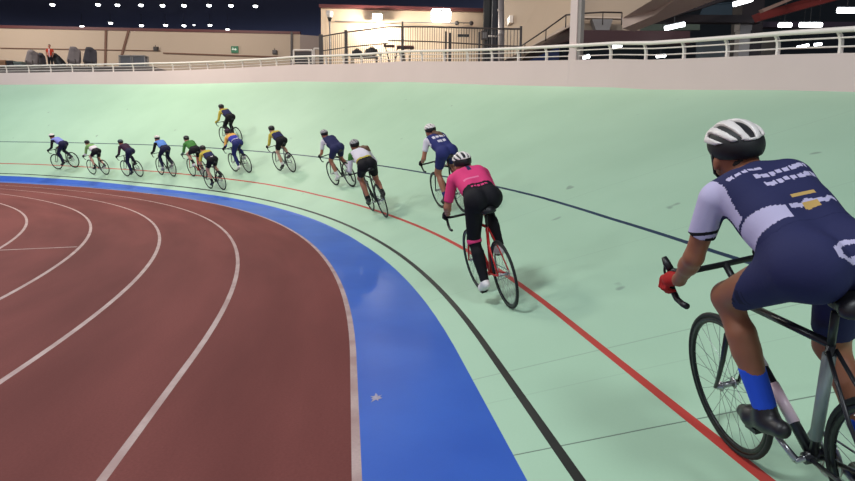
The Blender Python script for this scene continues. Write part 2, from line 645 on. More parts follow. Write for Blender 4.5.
# fluorescent batten lamps of the right hall
def batten(u0, v0, u1, v1, Y, label, h=.11):
    a, c = at(u0, v0, Y), at(u1, v1, Y)
    r = empty('fluorescent_lamp', loc=(a + c) / 2)
    tag(r, label, 'lamp', None)
    L = r.location
    mb = MB()
    mb.tube([a - L, c - L], h, 10)
    mb.build('lamp_tube', M_TUBE, r, True)
    mb = MB()
    up = Vector((0, .05, h * 1.05))
    mb.tube([a - L + up, c - L + up], h * .55, 6)
    mb.build('housing', mat('lamp_housing', hx(150, 155, 160), .5), r, True)
    mb = MB(); mb.tube([(0, .05, h), (0, .05, 15.6 - L.z)], .012, 6); mb.build('hanging_rod', M_BLACK, r)


batten(733.5, 4.6, 752, -.6, 22, 'bright fluorescent lamp at the top edge above the dark column', .07)
batten(665, 28.5, 684.5, 24.2, 22, 'bright slanted fluorescent lamp left of the near-black beam\'s end', .07)
batten(779, 25.3, 791, 25, 24, 'short fluorescent lamp just above the rail, left one of the pair', .08)
batten(800, 25, 821.5, 24.8, 24, 'long fluorescent lamp just above the rail, right one of the pair', .08)
batten(838, 10.4, 858, 10.4, 22, 'bright fluorescent lamp at the right edge under the red girder', .085)
batten(797, 47.6, 808.5, 45, 30, 'slanted fluorescent lamp seen through the rails at the right, left one', .06)
batten(814.5, 44.8, 821.5, 44, 30, 'small fluorescent lamp seen through the rails at the right, right one', .06)
batten(613, 46.4, 621.5, 45.2, 26, 'fluorescent lamp touching the top rail right of the pillar', .075)
batten(583, 57.6, 589.5, 56.2, 26, 'small fluorescent lamp through the rails beside the pillar', .07)
batten(656.5, 56.4, 665.5, 55.4, 26, 'low fluorescent lamp at the wall top, right of the pillar', .06)

# ceiling lamps of the big hall (two rows beyond the left wall)
lamp0 = None
for (u, v, Y) in [(52.5, 4.6, 60), (98, 4.6, 60), (117.5, 5, 60), (141, 5, 60), (162.5, 5.5, 60), (184, 5.5, 60), (209, 5.3, 60), (231, 5.5, 60), (255.5, 6, 60),
                  (82, 26.4, 70), (110.5, 23, 70), (141.5, 25.4, 70), (165.5, 25.2, 70), (184, 25.6, 70), (194, 25, 74), (210, 25, 70), (227.5, 29.5, 70)]:
    p = at(u, v, Y)
    first = lamp0 is None
    if first:
        r = empty('ceiling_lamp', loc=p)
        r.scale = (.75, .75, 1)
        mb = MB()
        mb.ring((0, 0, 0), 0.0, [(0.28, 0), (0.0, 0)], 4)
        mb = MB()
        prof = [(0, -.13), (.2, -.11), (.27, -.02), (.27, .03), (0, .03)]
        n = 16
        V = [(rr * math.cos(2 * math.pi * i / n), rr * math.sin(2 * math.pi * i / n), z) for rr, z in prof for i in range(n)]
        F = [(j * n + i, j * n + (i + 1) % n, (j + 1) * n + (i + 1) % n, (j + 1) * n + i) for j in range(len(prof) - 1) for i in range(n)]
        mb.add(V, F)
        lens = mb.build('lamp_lens', M_TUBE, r, True)
        mb = MB()
        mb.tube([(0, 0, .03), (0, 0, .2), (0, 0, .24)], [.3, .2, .04], 14)
        hs = mb.build('housing', M_BLACK, r, True)
        mb = MB()
        mb.tube([(0, 0, .2), (0, 0, 15.6 - p.z)], .02, 6)
        st = mb.build('hanging_rod', M_BLACK, r)
        lamp0 = (r, lens, hs, st)
    else:
        r = lamp0[0].copy(); COL.objects.link(r); r.location = p
        for c in lamp0[1:]:
            cc = c.copy(); COL.objects.link(cc); cc.parent = r
            if c is lamp0[3]:
                cc.scale.z = max(.05, (15.6 - p.z) / (15.6 - lamp0[0].location.z))
    if Y == 60:
        tag(r, 'round white hall lamp in the upper row under the dark ceiling', 'lamp', 'upper row of hall lamps')
    elif Y == 74:
        tag(r, 'small dim-looking hall lamp between two lower-row lamps', 'lamp')
        r.scale = (.45, .45, .45)
    else:
        tag(r, 'round white hall lamp in the lower row just above the left wall', 'lamp', 'lower row of hall lamps')


# ------------------------------------------------------------------ building fittings
def floodlight(u, v, Y, label, power, sc=1.0):
    p = at(u, v, Y)
    r = empty('wall_floodlight', loc=p)
    tag(r, label, 'lamp')
    mb = MB()
    mb.box((-.34 * sc, -.12, -.16 * sc), (.34 * sc, 0, .16 * sc))
    mb.build('lamp_lens', mat('flood_glow', (1, 1, 1), .5, emit=(1, .97, .86), es=16), r)
    mb = MB()
    mb.box((-.4 * sc, 0, -.22 * sc), (.4 * sc, .1, .22 * sc))
    mb.tube([(0, .08, 0), (0, Y * 0 + .42, 0)], .04, 6)
    mb.build('housing', M_BLACK, r)
    l = bpy.data.lights.new('floodlight_beam', 'POINT')
    l.energy = power
    l.color = (1, .93, .8)
    l.shadow_soft_size = .15
    lo = bpy.data.objects.new('floodlight_beam', l)
    COL.objects.link(lo)
    lo.location = p + Vector((0, -.3, -.15))
    return r


floodlight(377.5, 16.5, 41.4, 'bright floodlight on the cream building, left of the two', 1000, .8)
f2 = floodlight(441, 15.5, 41.4, 'wide square floodlight on the cream building with a dark mark, right of the two', 260, .9)
mb = MB()
mb.prism([(-.5, -.1, -.38), (.5, -.1, -.38), (.6, -.1, -.25), (.6, -.1, .25), (.5, -.1, .38), (-.5, -.1, .38), (-.6, -.1, .25), (-.6, -.1, -.25)], (0, .15, 0))
o = mb.build('light_panel', MATS['flood_glow'], f2)
mb = MB()
mb.box((-.08, -.18, .1), (.14, -.1, .34))
mb.box((-.1, -.18, -.02), (-.02, -.1, .12))
mb.build('bracket', mat('bracket_grey', hx(80, 80, 84), .5), f2)

# cctv camera on a pole
p = at(330, 40, 41.2)
r = empty('security_camera', loc=p)
tag(r, 'white dome security camera on a thin pole at the corner of the cream building', 'camera')
hgt = at(330, 11, 41.2).z - p.z
mb = MB(); mb.tube([(0, 0, -3.6), (0, 0, hgt)], .05, 8); mb.build('pole', M_GREYST, r, True)
mb = MB(); mb.tube([(0, 0, hgt), (0, 0, hgt - .18), (0, 0, hgt - .34), (0, 0, hgt - .44)], [.2, .22, .17, .05], 12); mb.build('dome', M_RAILW, r, True)
mb = MB(); mb.tube([(0, 0, hgt - .4), (0, 0, hgt - .62)], [.15, .06], 10); mb.build('lens', M_BLACK, r, True)

# two-ended lamp bracket on the wall
p = at(464, 23.3, 42.2)
r = empty('twin_spotlight', loc=p)
tag(r, 'unlit dark twin spotlight bar on the cream wall right of the floodlights', 'lamp')
mb = MB(); mb.tube([(-.5, -.1, .02), (.5, -.1, 0)], .03, 6); mb.tube([(0, -.1, 0), (0, .1, 0)], .03, 6); mb.build('bar', M_STEELD, r)
for sx in (-.46, .46):
    mb = MB(); mb.tube([(sx, -.05, 0), (sx, -.14, -.02), (sx, -.3, -.06)], [.06, .14, .12], 10); mb.build('lamp_head', M_STEELD, r, True)

# dark box with white bar on the columns
p = at(484.5, 35.5, 40.35)
r = empty('junction_box', loc=p)
tag(r, 'dark square box on the fence beside the columns', 'box')
mb = MB(); mb.box((-.2, -.1, -.26), (.2, .15, .26)); mb.build('body', M_STEELD, r)
mb = MB(); mb.box((-.12, -.12, -.17), (.12, -.1, .17)); mb.build('door', M_GREYST, r)
mb = MB()
mb.tube([at(488.5, 36, 38.85) , at(497, 36.4, 38.85)], .05, 8)
mb.tube([at(496, 36.4, 38.8), at(496, 36.4, 38.8) + Vector((0, .25, 0))], .04, 8)
o = mb.build('white_bar', M_RAILW, None, True)
tag(o, 'short white horizontal bar beside the dark columns', 'bar')
# white box on the right wall
p = at(511.3, 19, 30.6)
mb = MB(); mb.box((p.x - .09, p.y, p.z - .16), (p.x + .09, p.y + .8, p.z + .16)); mb.box((p.x - .05, p.y - .03, p.z - .1), (p.x + .05, p.y, p.z + .04))
o = mb.build('switch_box', M_RAILW)
tag(o, 'small white box on the cream wall beside the thin black column', 'box')

# exit sign and small wall boxes
p = at(234.7, 49.5, YW(234.7) - .12)
r = empty('exit_sign', loc=p)
tag(r, 'small green emergency exit sign with white running mark on the left wall', 'sign')
mb = MB(); mb.box((-.3, -.05, -.27), (.3, .14, .27)); mb.build('panel', mat('exit_green', hx(20, 88, 56), .4, emit=hx(20, 110, 66), es=.25), r)
mb = MB()
mb.prism([(-.22, -.07, .04), (-.22, -.07, -.04), (.04, -.07, -.04), (.04, -.07, -.12), (.2, -.07, 0), (.04, -.07, .12), (.04, -.07, .04)], (0, .03, 0))
mb.prism([(-.2, -.07, .1), (-.14, -.07, .16), (-.06, -.07, .06), (-.12, -.07, .04)], (0, .03, 0))
mb.build('arrow_mark', mat('sign_white', hx(225, 240, 225), .5), r)
for (u, v), lab in (((155.5, 48.7), 'small dark box on the left wall, right of the slanted brown pipe'), ((274.5, 52), 'small dark box on the left wall, right of the exit sign')):
    p = at(u, v, YW(u) - .2)
    mb = MB()
    mb.box((p.x - .19, p.y, p.z - .17), (p.x + .19, p.y + .24, p.z + .17))
    mb.box((p.x - .13, p.y - .06, p.z - .11), (p.x + .13, p.y, p.z + .11))
    mb.tube([(p.x, p.y, p.z + .17), (p.x, p.y, p.z + .3)], .03, 6)
    tag(mb.build('wall_box', M_STEELD), lab, 'box')

def station(u, o=1.0):
    best = min((abs(pix(off_top(s_ * .1, o, WHF(s_ * .1)))[0] - u), s_ * .1) for s_ in range(70, 520))
    return best[1]


def pix(P):
    d = P - Vector((0, 0, CAMZ))
    f = d.dot(FW)
    return 427.5 + FPX * d.dot(RT) / f, 240.5 - FPX * d.dot(UP) / f


def YR(u, o=1.0):
    return off_top(station(u, o), o, 0).y


def ZR(u, o=1.0):
    return off_top(station(u, o), o, 0.02).z


# ------------------------------------------------------------------ white rail on the outer wall
rail = empty('railing', loc=(0, 0, 0))
rail.location = top(16)
tag(rail, 'long white tubular railing with curved posts along the top of the outer wall', 'railing')
RL = rail.location


def railpt(s, h, o=0.1):
    return off_top(s, o, WHF(s) + h) - RL


RH = lambda s: float(np.interp(s, [0, 8, 12, 29, 36, 60], [.34, .34, .36, .33, .41, .42]))
ss_ = [5.0 + i * 0.5 for i in range(110)]
mb = MB(); mb.tube([railpt(s, RH(s), 0.02) for s in ss_], 0.042, 10); mb.build('top_rail', M_RAILW, rail, True)
mb = MB(); mb.tube([railpt(s, .23 * RH(s) / .34, .09) for s in ss_], 0.014, 6); mb.build('mid_rail', M_RAILW, rail, True)
mb = MB(); mb.tube([railpt(s, .10 * RH(s) / .34, .11) for s in ss_], 0.014, 6); mb.build('mid_rail', M_RAILW, rail, True)
s = 5.18
while s < 58:
    h = RH(s)
    mb = MB()
    # flat curved upright: thin along the track, deep across it
    t = (base(s + .1)[0] - base(s)[0]).normalized()
    n = base(s)[1]
    path = [(.12, -0.01), (.125, .3), (.12, .55), (.09, .8), (.03, 1.0)]
    V = []
    for o_, hh in path:
        c = off_top(s, o_, WHF(s) + hh * h) - RL
        for a_, b_ in ((-1, -1), (1, -1), (1, 1), (-1, 1)):
            V.append(c + t * (.022 * a_) + n * (.03 * b_))
    F = []
    for i in range(len(path) - 1):
        for j in range(4):
            F.append((i * 4 + j, i * 4 + (j + 1) % 4, i * 4 + 4 + (j + 1) % 4, i * 4 + 4 + j))
    F += [(3, 2, 1, 0), (16, 17, 18, 19)]
    mb.add(V, F)
    mb.build('post', M_RAILW, rail)
    s += 1.01 if s < 28 else (1.25 if s < 34 else 1.42)

# square pillar standing in the rail line
sP = 13.35
pc = off_top(sP, 0.13, 0)
r = empty('pillar', loc=pc)
tag(r, 'pinkish square pillar rising from the outer wall in front of the stair wall', 'pillar')
r.rotation_euler.z = math.atan2(base(sP)[1].y, base(sP)[1].x) + .25
mb = MB(); mb.box((-.10, -.11, -.1), (.10, .11, 13 - pc.z)); o = mb.build('shaft', M_WALL, r)
mb = MB(); mb.box((-.11, -.12, -.1), (.11, .12, .84)); mb.build('plinth', M_WALL, r)
mb = MB(); mb.box((-.07, -.21, -.1), (.07, -.12, 13 - pc.z)); mb.build('back_strip', mat('grey_concrete_strip', hx(150, 142, 138), .8, var=.1), r)


# dark bar fence with gate on the concourse
def fence():
    # (u, v_top, Y)
    P = [(u, v, YR(u)) for u, v in ((321, 36.5), (346, 32.2), (388, 26.8), (430, 26.8), (480, 28.2), (498, 28.8), (521, 29.0))]
    r = empty('bar_fence', loc=at(388, 60, YR(388)))
    tag(r, 'dark steel bar fence standing behind the white railing before the lit building', 'fence')
    L = r.location
    tops = [at(u, v, Y) - L for u, v, Y in P]
    H = 2.3
    mb = MB()
    for i in range(len(tops) - 1):
        a, c = tops[i], tops[i + 1]
        mb.tube([a, c], .028, 6)
        k1 = (a.z - .55, c.z - .55)
        lo = [Vector((a.x, a.y, a.z - .62 + (0.1 if i > 1 else 0))), Vector((c.x, c.y, c.z - .62 + (.1 if i > 1 else 0)))]
        mb.tube(lo, .022, 6)
        mb.tube([a - Vector((0, 0, 2.0)), c - Vector((0, 0, 2.0))], .022, 6)
    mb.build('rail_bar', M_STEELD, r)
    mb = MB()
    for i in range(len(tops) - 1):
        a, c = tops[i], tops[i + 1]
        n = max(1, int((c - a).length / .135))
        for j in range(n):
            p = a.lerp(c, j / n)
            mb.tube([p, p - Vector((0, 0, H))], .011, 5)
    o = mb.build('bars', M_STEELD, r)
    o['kind'] = 'stuff'
    for i, w_ in ((0, .085), (1, .06), (6, .035)):
        mb = MB(); mb.box(tops[i] + Vector((-w_, -w_, -2.4)), tops[i] + Vector((w_, w_, .08))); mb.build('fence_post', M_STEELD, r)
    for u, v0, Y in ((402.5, 21.5, 0), (446, 31.5, 0), (450, 33, 0), (479.5, 32, 0)):
        p = at(u, v0, YR(u)) - L
        mb = MB(); mb.box(p + Vector((-.035, -.035, -2.2)), p + Vector((.035, .035, 0))); mb.build('fence_post', M_STEELD, r)
    mb = MB(); p = at(463.5, 35.6, YR(463.5)) - L; mb.box(p + Vector((-.2, -.04, -.04)), p + Vector((.2, .04, .04))); mb.build('latch', M_BLACK, r)


fence()

# white framed gate left of the fence
r = empty('framed_gate', loc=at(305, 62, YR(305)))
tag(r, 'white framed low gate with a dark panel, left of the fence', 'gate')
L = r.location
for (u0, v0, u1, v1) in ((293.5, 50, 312.5, 64), (314, 48.5, 321, 64)):
    a, c = at(u0, v0, YR(305)) - L, at(u1, v1, YR(305)) - L
    mb = MB()
    for q0, q1 in (((a.x, a.z), (c.x, a.z)), ((a.x, a.z), (a.x, c.z)), ((c.x, a.z), (c.x, c.z))):
        mb.tube([(q0[0], 0, q0[1]), (q1[0], 0, q1[1])], .035, 6)
    mb.build('gate_frame', M_RAILW, r)
    mb = MB(); mb.box((a.x + .04, .05, c.z), (c.x - .04, .08, a.z - .05)); mb.build('infill', mat('dark_mesh', hx(70, 66, 66), .8) if u0 < 300 else M_CREAM2, r)


# red-brown slatted table/bench and objects behind the fence
def bench(u0, u1, v, Y):
    a, c = at(u0, v, Y), at(u1, v, Y)
    r = empty('folding_bench', loc=(a + c) / 2 - Vector((0, 0, .75)))
    drop = ZR(400, 3) - r.location.z
    tag(r, 'red-brown folding bench seen over the rail behind the fence', 'bench')
    wx = (c.x - a.x) / 2
    mb = MB(); mb.box((-wx * .1, -.25, .72), (wx, .25, .8)); mb.build('seat', M_MAROON, r)
    mb = MB(); mb.box((-wx, -.22, .8), (-wx + .06, .22, .9)); mb.box((-wx, -.2, .78), (-wx * .3, .2, .83)); mb.build('backrest', M_MAROON, r)
    for x0, x1 in ((-wx * .9, -wx * .2), (-wx * .1, -wx * .6), (wx * .3, wx * .55), (wx * .8, wx * .5)):
        mb = MB(); mb.tube([(x0, 0, .76), (x1, 0, drop)], .03, 6); mb.build('leg', M_STEELD, r)


bench(384, 414, 47.6, YR(400, 3))
for u, v, sc, lab in ((357, 53.5, .34, 'small black bag beside the fence, left of the two'), (371.5, 51.2, .42, 'black rounded bag behind the rail, right of the two')):
    p = at(u, v, YR(364, 2.2))
    r = empty('sports_bag', loc=Vector((p.x, p.y, at(u, 56.5, YR(364, 2.2)).z + .01)))
    tag(r, lab, 'bag')
    mb = MB(); mb.tube([(-sc * .62, 0, .12), (-sc * .5, 0, sc * .4), (0, 0, sc * .5), (sc * .5, 0, sc * .4), (sc * .62, 0, .12)], [sc * .15, sc * .34, sc * .4, sc * .34, sc * .15], 10); mb.build('body', M_BLACK, r, True)
    mb = MB(); mb.tube([(-sc * .3, 0, sc * .7), (-sc * .1, 0, sc * .95), (sc * .15, 0, sc * .95), (sc * .3, 0, sc * .7)], .025, 6); mb.build('strap', M_BLACK, r, True)


_y = YR(364, 2.2)
_a, _c = at(351, 56.5, _y), at(378, 56.5, _y)
r = empty('side_table', loc=((_a.x + _c.x) / 2, _y, ZR(364, 2.2)))
tag(r, 'dark side table behind the fence, under the two black bags', 'table')
_h = _a.z - r.location.z
_w = (_c.x - _a.x) / 2
mb = MB(); mb.box((-_w, -.35, _h - .05), (_w, .35, _h)); mb.build('table_top', M_STEELD, r)
for x in (-_w + .06, _w - .06):
    for y in (-.3, .3):
        mb = MB(); mb.tube([(x, y, 0), (x, y, _h - .04)], .025, 6); mb.build('leg', M_STEELD, r)

# ------------------------------------------------------------------ implicit surfaces (bodies, clothes)
def cone(a, b_, ra, rb, k=0.03, clip=None):
    return ('c', np.array(a, float), np.array(b_, float), ra, rb, k, clip)


def ell(c, r, k=0.02, rot=0.0):
    return ('e', np.array(c, float), np.array(r, float), rot, k)


def sd(P, prims, infl=0.0):
    d = None
    for p in prims:
        if p[0] == 'c':
            _, a, c, ra, rb, kk, clip = p
            ba = c - a
            L2 = ba @ ba
            q = P - a
            t = np.clip(q @ ba / L2, 0, 1)
            e = np.linalg.norm(q - t[:, None] * ba, axis=1) - (ra + (rb - ra) * t) - infl
            if clip is not None:
                t0, t1 = clip
                L = math.sqrt(L2)
                tt = (q @ ba) / L2
                e = np.maximum(e, np.maximum((t0 - tt) * L, (tt - t1) * L))
        else:
            _, c, r, rot, kk = p
            q = P - c
            if rot:
                cs, sn = math.cos(rot), math.sin(rot)
                x = q[:, 0] * cs + q[:, 2] * sn
                z = -q[:, 0] * sn + q[:, 2] * cs
                q = np.stack([x, q[:, 1], z], 1)
            rr = r + infl
            k0 = np.linalg.norm(q / rr, axis=1)
            k1 = np.linalg.norm(q / (rr * rr), axis=1) + 1e-9
            e = k0 * (k0 - 1) / k1
        if d is None:
            d = e
        else:
            h = np.clip(0.5 + 0.5 * (d - e) / kk, 0, 1)
            d = d * (1 - h) + e * h - kk * h * (1 - h)
    return d


def bounds(prims, m):
    lo, hi = np.full(3, 1e9), np.full(3, -1e9)
    for p in prims:
        if p[0] == 'c':
            r = max(p[3], p[4])
            for q in (p[1], p[2]):
                lo = np.minimum(lo, q - r); hi = np.maximum(hi, q + r)
        else:
            r = np.full(3, p[2].max())
            lo = np.minimum(lo, p[1] - r); hi = np.maximum(hi, p[1] + r)
    return lo - m, hi + m


def nets(fn, lo, hi, h):
    n = np.ceil((hi - lo) / h).astype(int) + 1
    xs = [lo[i] + h * np.arange(n[i]) for i in range(3)]
    G = np.stack(np.meshgrid(*xs, indexing='ij'), -1)
    D = fn(G.reshape(-1, 3)).reshape(n)
    D = np.where(np.abs(D) < 1e-7, 1e-7, D)
    ins = D < 0
    nc = n - 1
    acc = np.zeros((*nc, 3)); cnt = np.zeros(nc)
    for ax in range(3):
        o1, o2 = [a for a in range(3) if a != ax]
        a = [slice(None)] * 3; c = [slice(None)] * 3
        a[ax] = slice(0, -1); c[ax] = slice(1, None)
        A, B = D[tuple(a)], D[tuple(c)]
        cr_ = ins[tuple(a)] != ins[tuple(c)]
        t = np.where(cr_, A / np.where(cr_, A - B, 1), 0)
        pos = G[tuple(a)].copy()
        pos[..., ax] += t * h
        for i in (0, 1):
            for j in (0, 1):
                sl_ = [slice(None)] * 3
                sl_[o1] = slice(i, i + nc[o1]); sl_[o2] = slice(j, j + nc[o2])
                m = cr_[tuple(sl_)]
                acc += pos[tuple(sl_)] * m[..., None]
                cnt += m
    act = cnt > 0
    idx = -np.ones(nc, int)
    idx[act] = np.arange(act.sum())
    V = acc[act] / cnt[act][:, None]
    F = []
    for ax in range(3):
        o1, o2 = (ax + 1) % 3, (ax + 2) % 3
        a = [slice(1, -1)] * 3; c = [slice(1, -1)] * 3
        a[ax] = slice(0, -1); c[ax] = slice(1, None)
        ia, ib = ins[tuple(a)], ins[tuple(c)]
        w_ = np.argwhere(ia != ib)
        if not len(w_):
            continue
        sg = ia[tuple(w_.T)]
        base_ = w_.copy()
        for o_ in (o1, o2):
            base_[:, o_] += 1

        def g(d1, d2):
            q = base_.copy()
            q[:, o1] -= d1; q[:, o2] -= d2
            return idx[tuple(q.T)]
        quad = np.stack([g(1, 1), g(0, 1), g(0, 0), g(1, 0)], 1)
        quad[~sg] = quad[~sg][:, ::-1]
        F.append(quad)
    return V, np.concatenate(F) if F else np.zeros((0, 4), int)


def implicit(name, prims, h, mats, parent, infl=0.0, clipf=None, mfun=None, margin=None):
    lo, hi = bounds(prims, 2.5 * h + infl)

    def fn(P):
        d = sd(P, prims, infl)
        if clipf is not None:
            d = np.maximum(d, clipf(P))
        return d
    V, F = nets(fn, lo, hi, h)
    mi = None
    if mfun is not None and len(F):
        mi = mfun(V[F].mean(1))
    return link_mesh(name, V, F, mats, parent, mi, smooth=True)


# ------------------------------------------------------------------ bicycle
WB, WR = 0.98, 0.335
RH_, FH_ = (-WB / 2, 0, WR), (WB / 2, 0, WR)
BBK = (-0.08, 0, 0.28)
M_TYRE = mat('tyre_rubber', hx(22, 22, 22), 0.7)
M_RIM = mat('dark_rim', hx(30, 30, 32), 0.35, metal=.5)
M_SPOKE = mat('spoke_steel', hx(150, 150, 150), 0.35, metal=.9)
M_METAL = mat('bright_metal', hx(170, 170, 172), 0.3, metal=.9)
_wheel = {}


def wheel_meshes():
    if _wheel:
        return _wheel
    mb = MB(); mb.ring((0, 0, 0), WR - .012, circ(.0125, 8), 56); t = mb.build('wheel', M_TYRE, None, True)
    mb = MB(); mb.ring((0, 0, 0), WR - .034, [(.012, -.009), (.012, .009), (-.012, .006), (-.012, -.006)], 56); r = mb.build('rim', M_RIM, None, True)
    mb = MB()
    mb.tube([(0, -.05, 0), (0, .05, 0)], .014, 10)
    for y in (-.032, .032):
        mb.tube([(0, y - .002, 0), (0, y + .002, 0)], .026, 12)
    mb.tube([(0, -.062, 0), (0, .062, 0)], .007, 8)
    hb = mb.build('hub', M_METAL, None, True)
    mb = MB()
    for i in range(28):
        a = 2 * math.pi * i / 28
        a2 = a + (.35 if i % 4 < 2 else -.35)
        y = .032 if i % 2 else -.032
        mb.tube([(.024 * math.cos(a2), y, .024 * math.sin(a2)), ((WR - .045) * math.cos(a), 0, (WR - .045) * math.sin(a))], .0011, 4)
    sp_ = mb.build('spokes', M_SPOKE, None)
    for k_, o in (('wheel', t), ('rim', r), ('hub', hb), ('spokes', sp_)):
        _wheel[k_] = o.data
        bpy.data.objects.remove(o)
    return _wheel


def inst(name, me, parent, loc=(0, 0, 0)):
    o = bpy.data.objects.new(name, me)
    COL.objects.link(o)
    o.parent = parent
    o.location = loc
    return o


def bicycle(mw, phi, label, fm, fork_m=None, bar_m=None, cat='bicycle', bz=0.0, decals=False):
    r = empty('bicycle', mw)
    tag(r, label, cat, 'track bicycles')
    W_ = wheel_meshes()
    for loc in (RH_, FH_):
        t = inst('wheel', W_['wheel'], r, loc)
        for k_ in ('rim', 'hub', 'spokes'):
            inst(k_, W_[k_], t)
    stop = (-.232, 0, .775)
    htop, hbot = (.302, 0, .80), (.342, 0, .665)
    mb = MB()
    mb.tube([BBK, stop], [.017, .015], 10)
    mb.tube([(htop[0], 0, htop[2] + .01), hbot], .019, 10)
    mb.tube([stop, (.305, 0, .785)], .015, 10)
    mb.tube([BBK, (.336, 0, .69)], [.021, .019], 10)
    for sy in (-1, 1):
        mb.tube([(BBK[0] - .02, sy * .02, BBK[2]), (-.3, sy * .05, .31), (RH_[0], sy * .058, RH_[2])], .0085, 8)
        mb.tube([(stop[0], sy * .014, stop[2] - .02), (-.35, sy * .045, .55), (RH_[0], sy * .058, RH_[2])], .0075, 8)
    mb.tube([(BBK[0], -.035, BBK[2]), (BBK[0], .035, BBK[2])], .023, 12)
    mb.build('frame', fm, r, True)
    mb = MB()
    mb.tube([(.344, 0, .66), (.35, 0, .645)], .03, 8)
    for sy in (-1, 1):
        mb.tube([(.346, sy * .01, .66), (.353, sy * .045, .63), (.40, sy * .052, .50), (.45, sy * .055, .40), (FH_[0], sy * .056, FH_[2])], [.014, .014, .012, .01, .008], 8)
    mb.build('fork', fork_m or fm, r, True)
    mb = MB(); mb.tube([(.300, 0, .80), (.294, 0, .835)], .017, 8); mb.tube([(.294, 0, .835), (.385, 0, .855 + bz)], .015, 8)
    mb.build('stem', M_BLACK, r, True)
    bm_ = bar_m or M_BLACK
    mb = MB()
    pts = []
    for sy in (-1, 1):
        side = [(.385, sy * .02, .855), (.388, sy * .15, .855), (.40, sy * .19, .856), (.43, sy * .205, .857), (.462, sy * .208, .845), (.472, sy * .209, .81),
                (.455, sy * .21, .765), (.42, sy * .212, .735), (.37, sy * .214, .727), (.33, sy * .214, .727)]
        side = [(x, y, z + bz) for x, y, z in side]
        pts.append(side)
    mb.tube(list(reversed(pts[0])) + pts[1], .0135, 8)
    mb.build('handlebar', bm_, r, True)
    for sy in (-1, 1):
        mb = MB()
        mb.tube([(.455, sy * .208, .86 + bz), (.49, sy * .208, .885 + bz), (.505, sy * .208, .905 + bz)], [.016, .017, .012], 8)
        mb.tube([(.50, sy * .208, .885 + bz), (.52, sy * .208, .84 + bz), (.50, sy * .209, .785 + bz)], .006, 6)
        mb.build('brake_lever', M_BLACK, r, True)
    mb = MB(); mb.tube([stop, (-.268, 0, .90)], .0135, 8); mb.build('seat_post', M_BLACK, r, True)
    implicit('saddle', [cone((-.40, 0, .945), (-.30, 0, .942), .05, .035, .03), cone((-.39, .035, .945), (-.33, .01, .945), .038, .025, .03),
                        cone((-.39, -.035, .945), (-.33, -.01, .945), .038, .025, .03), cone((-.31, 0, .943), (-.15, 0, .938), .025, .018, .03)],
             .012, M_BLACK, r, clipf=lambda P: .925 - P[:, 2] * 1.0)
    if decals:
        for a_, b2, t0, t1, rr, nm in ((BBK, stop, .18, .92, .0215, 'silver_print'), (BBK, (.336, 0, .69), .22, .50, .0225, 'pale_pink_print'), (BBK, (.336, 0, .69), .62, .80, .0215, 'pale_pink_print')):
            A_, B_ = Vector(a_), Vector(b2)
            mb = MB(); mb.tube([A_.lerp(B_, t0), A_.lerp(B_, t1)], rr, 12)
            mb.build('frame_panel', mat('silver_print', hx(140, 150, 148), .35) if nm[0] == 's' else mat('pale_pink_print', hx(222, 196, 206), .35), r, True)
    c, s_ = math.cos(phi), math.sin(phi)
    cl = .165
    mb = MB()
    mb.ring((BBK[0], -.045, BBK[2]), .088, [(.006, -.003), (.006, .003), (-.012, .003), (-.012, -.003)], 32)
    for i in range(5):
        a = 2 * math.pi * i / 5
        mb.tube([(BBK[0], -.045, BBK[2]), (BBK[0] + .08 * math.cos(a), -.045, BBK[2] + .08 * math.sin(a))], .007, 6)
    mb.tube([(BBK[0], -.07, BBK[2]), (BBK[0], .07, BBK[2])], .012, 8)
    mb.tube([(BBK[0], .065, BBK[2]), (BBK[0] + cl * c, .075, BBK[2] + cl * s_)], [.013, .009], 8)
    mb.tube([(BBK[0], -.065, BBK[2]), (BBK[0] - cl * c, -.075, BBK[2] - cl * s_)], [.013, .009], 8)
    mb.build('crankset', M_METAL if fm is not MATS.get('carbon') else M_BLACK, r, True)
    for sy in (1, -1):
        px, pz = BBK[0] + sy * cl * c, BBK[2] + sy * cl * s_
        mb = MB()
        mb.tube([(px, sy * .07, pz), (px, sy * .14, pz)], .007, 6)
        mb.box((px - .035, sy * .12 - .028, pz - .009), (px + .035, sy * .12 + .028, pz + .009))
        mb.build('pedal', M_BLACK, r)
    mb = MB()
    y = -.045
    loop = []
    for i in range(13):
        a = -math.pi / 2 + math.pi * i / 12
        loop.append((BBK[0] + .092 * math.cos(a), y, BBK[2] + .092 * math.sin(a)))
    for i in range(9):
        a = math.pi / 2 + math.pi * i / 8
        loop.append((RH_[0] + .034 * math.cos(a), y, RH_[2] + .034 * math.sin(a)))
    mb.tube(loop, .004, 5, closed=True)
    mb.build('chain', M_METAL, r)
    return r


# ------------------------------------------------------------------ riders
def ik(a, b_, l1, l2, pole):
    a, b_, pole = Vector(a), Vector(b_), Vector(pole)
    d = b_ - a
    L = min(d.length, (l1 + l2) * .998)
    d.normalize()
    x = (l1 * l1 - l2 * l2 + L * L) / (2 * L)
    y = math.sqrt(max(0, l1 * l1 - x * x))
    p = (pole - d * pole.dot(d)).normalized()
    return a + d * x + p * y


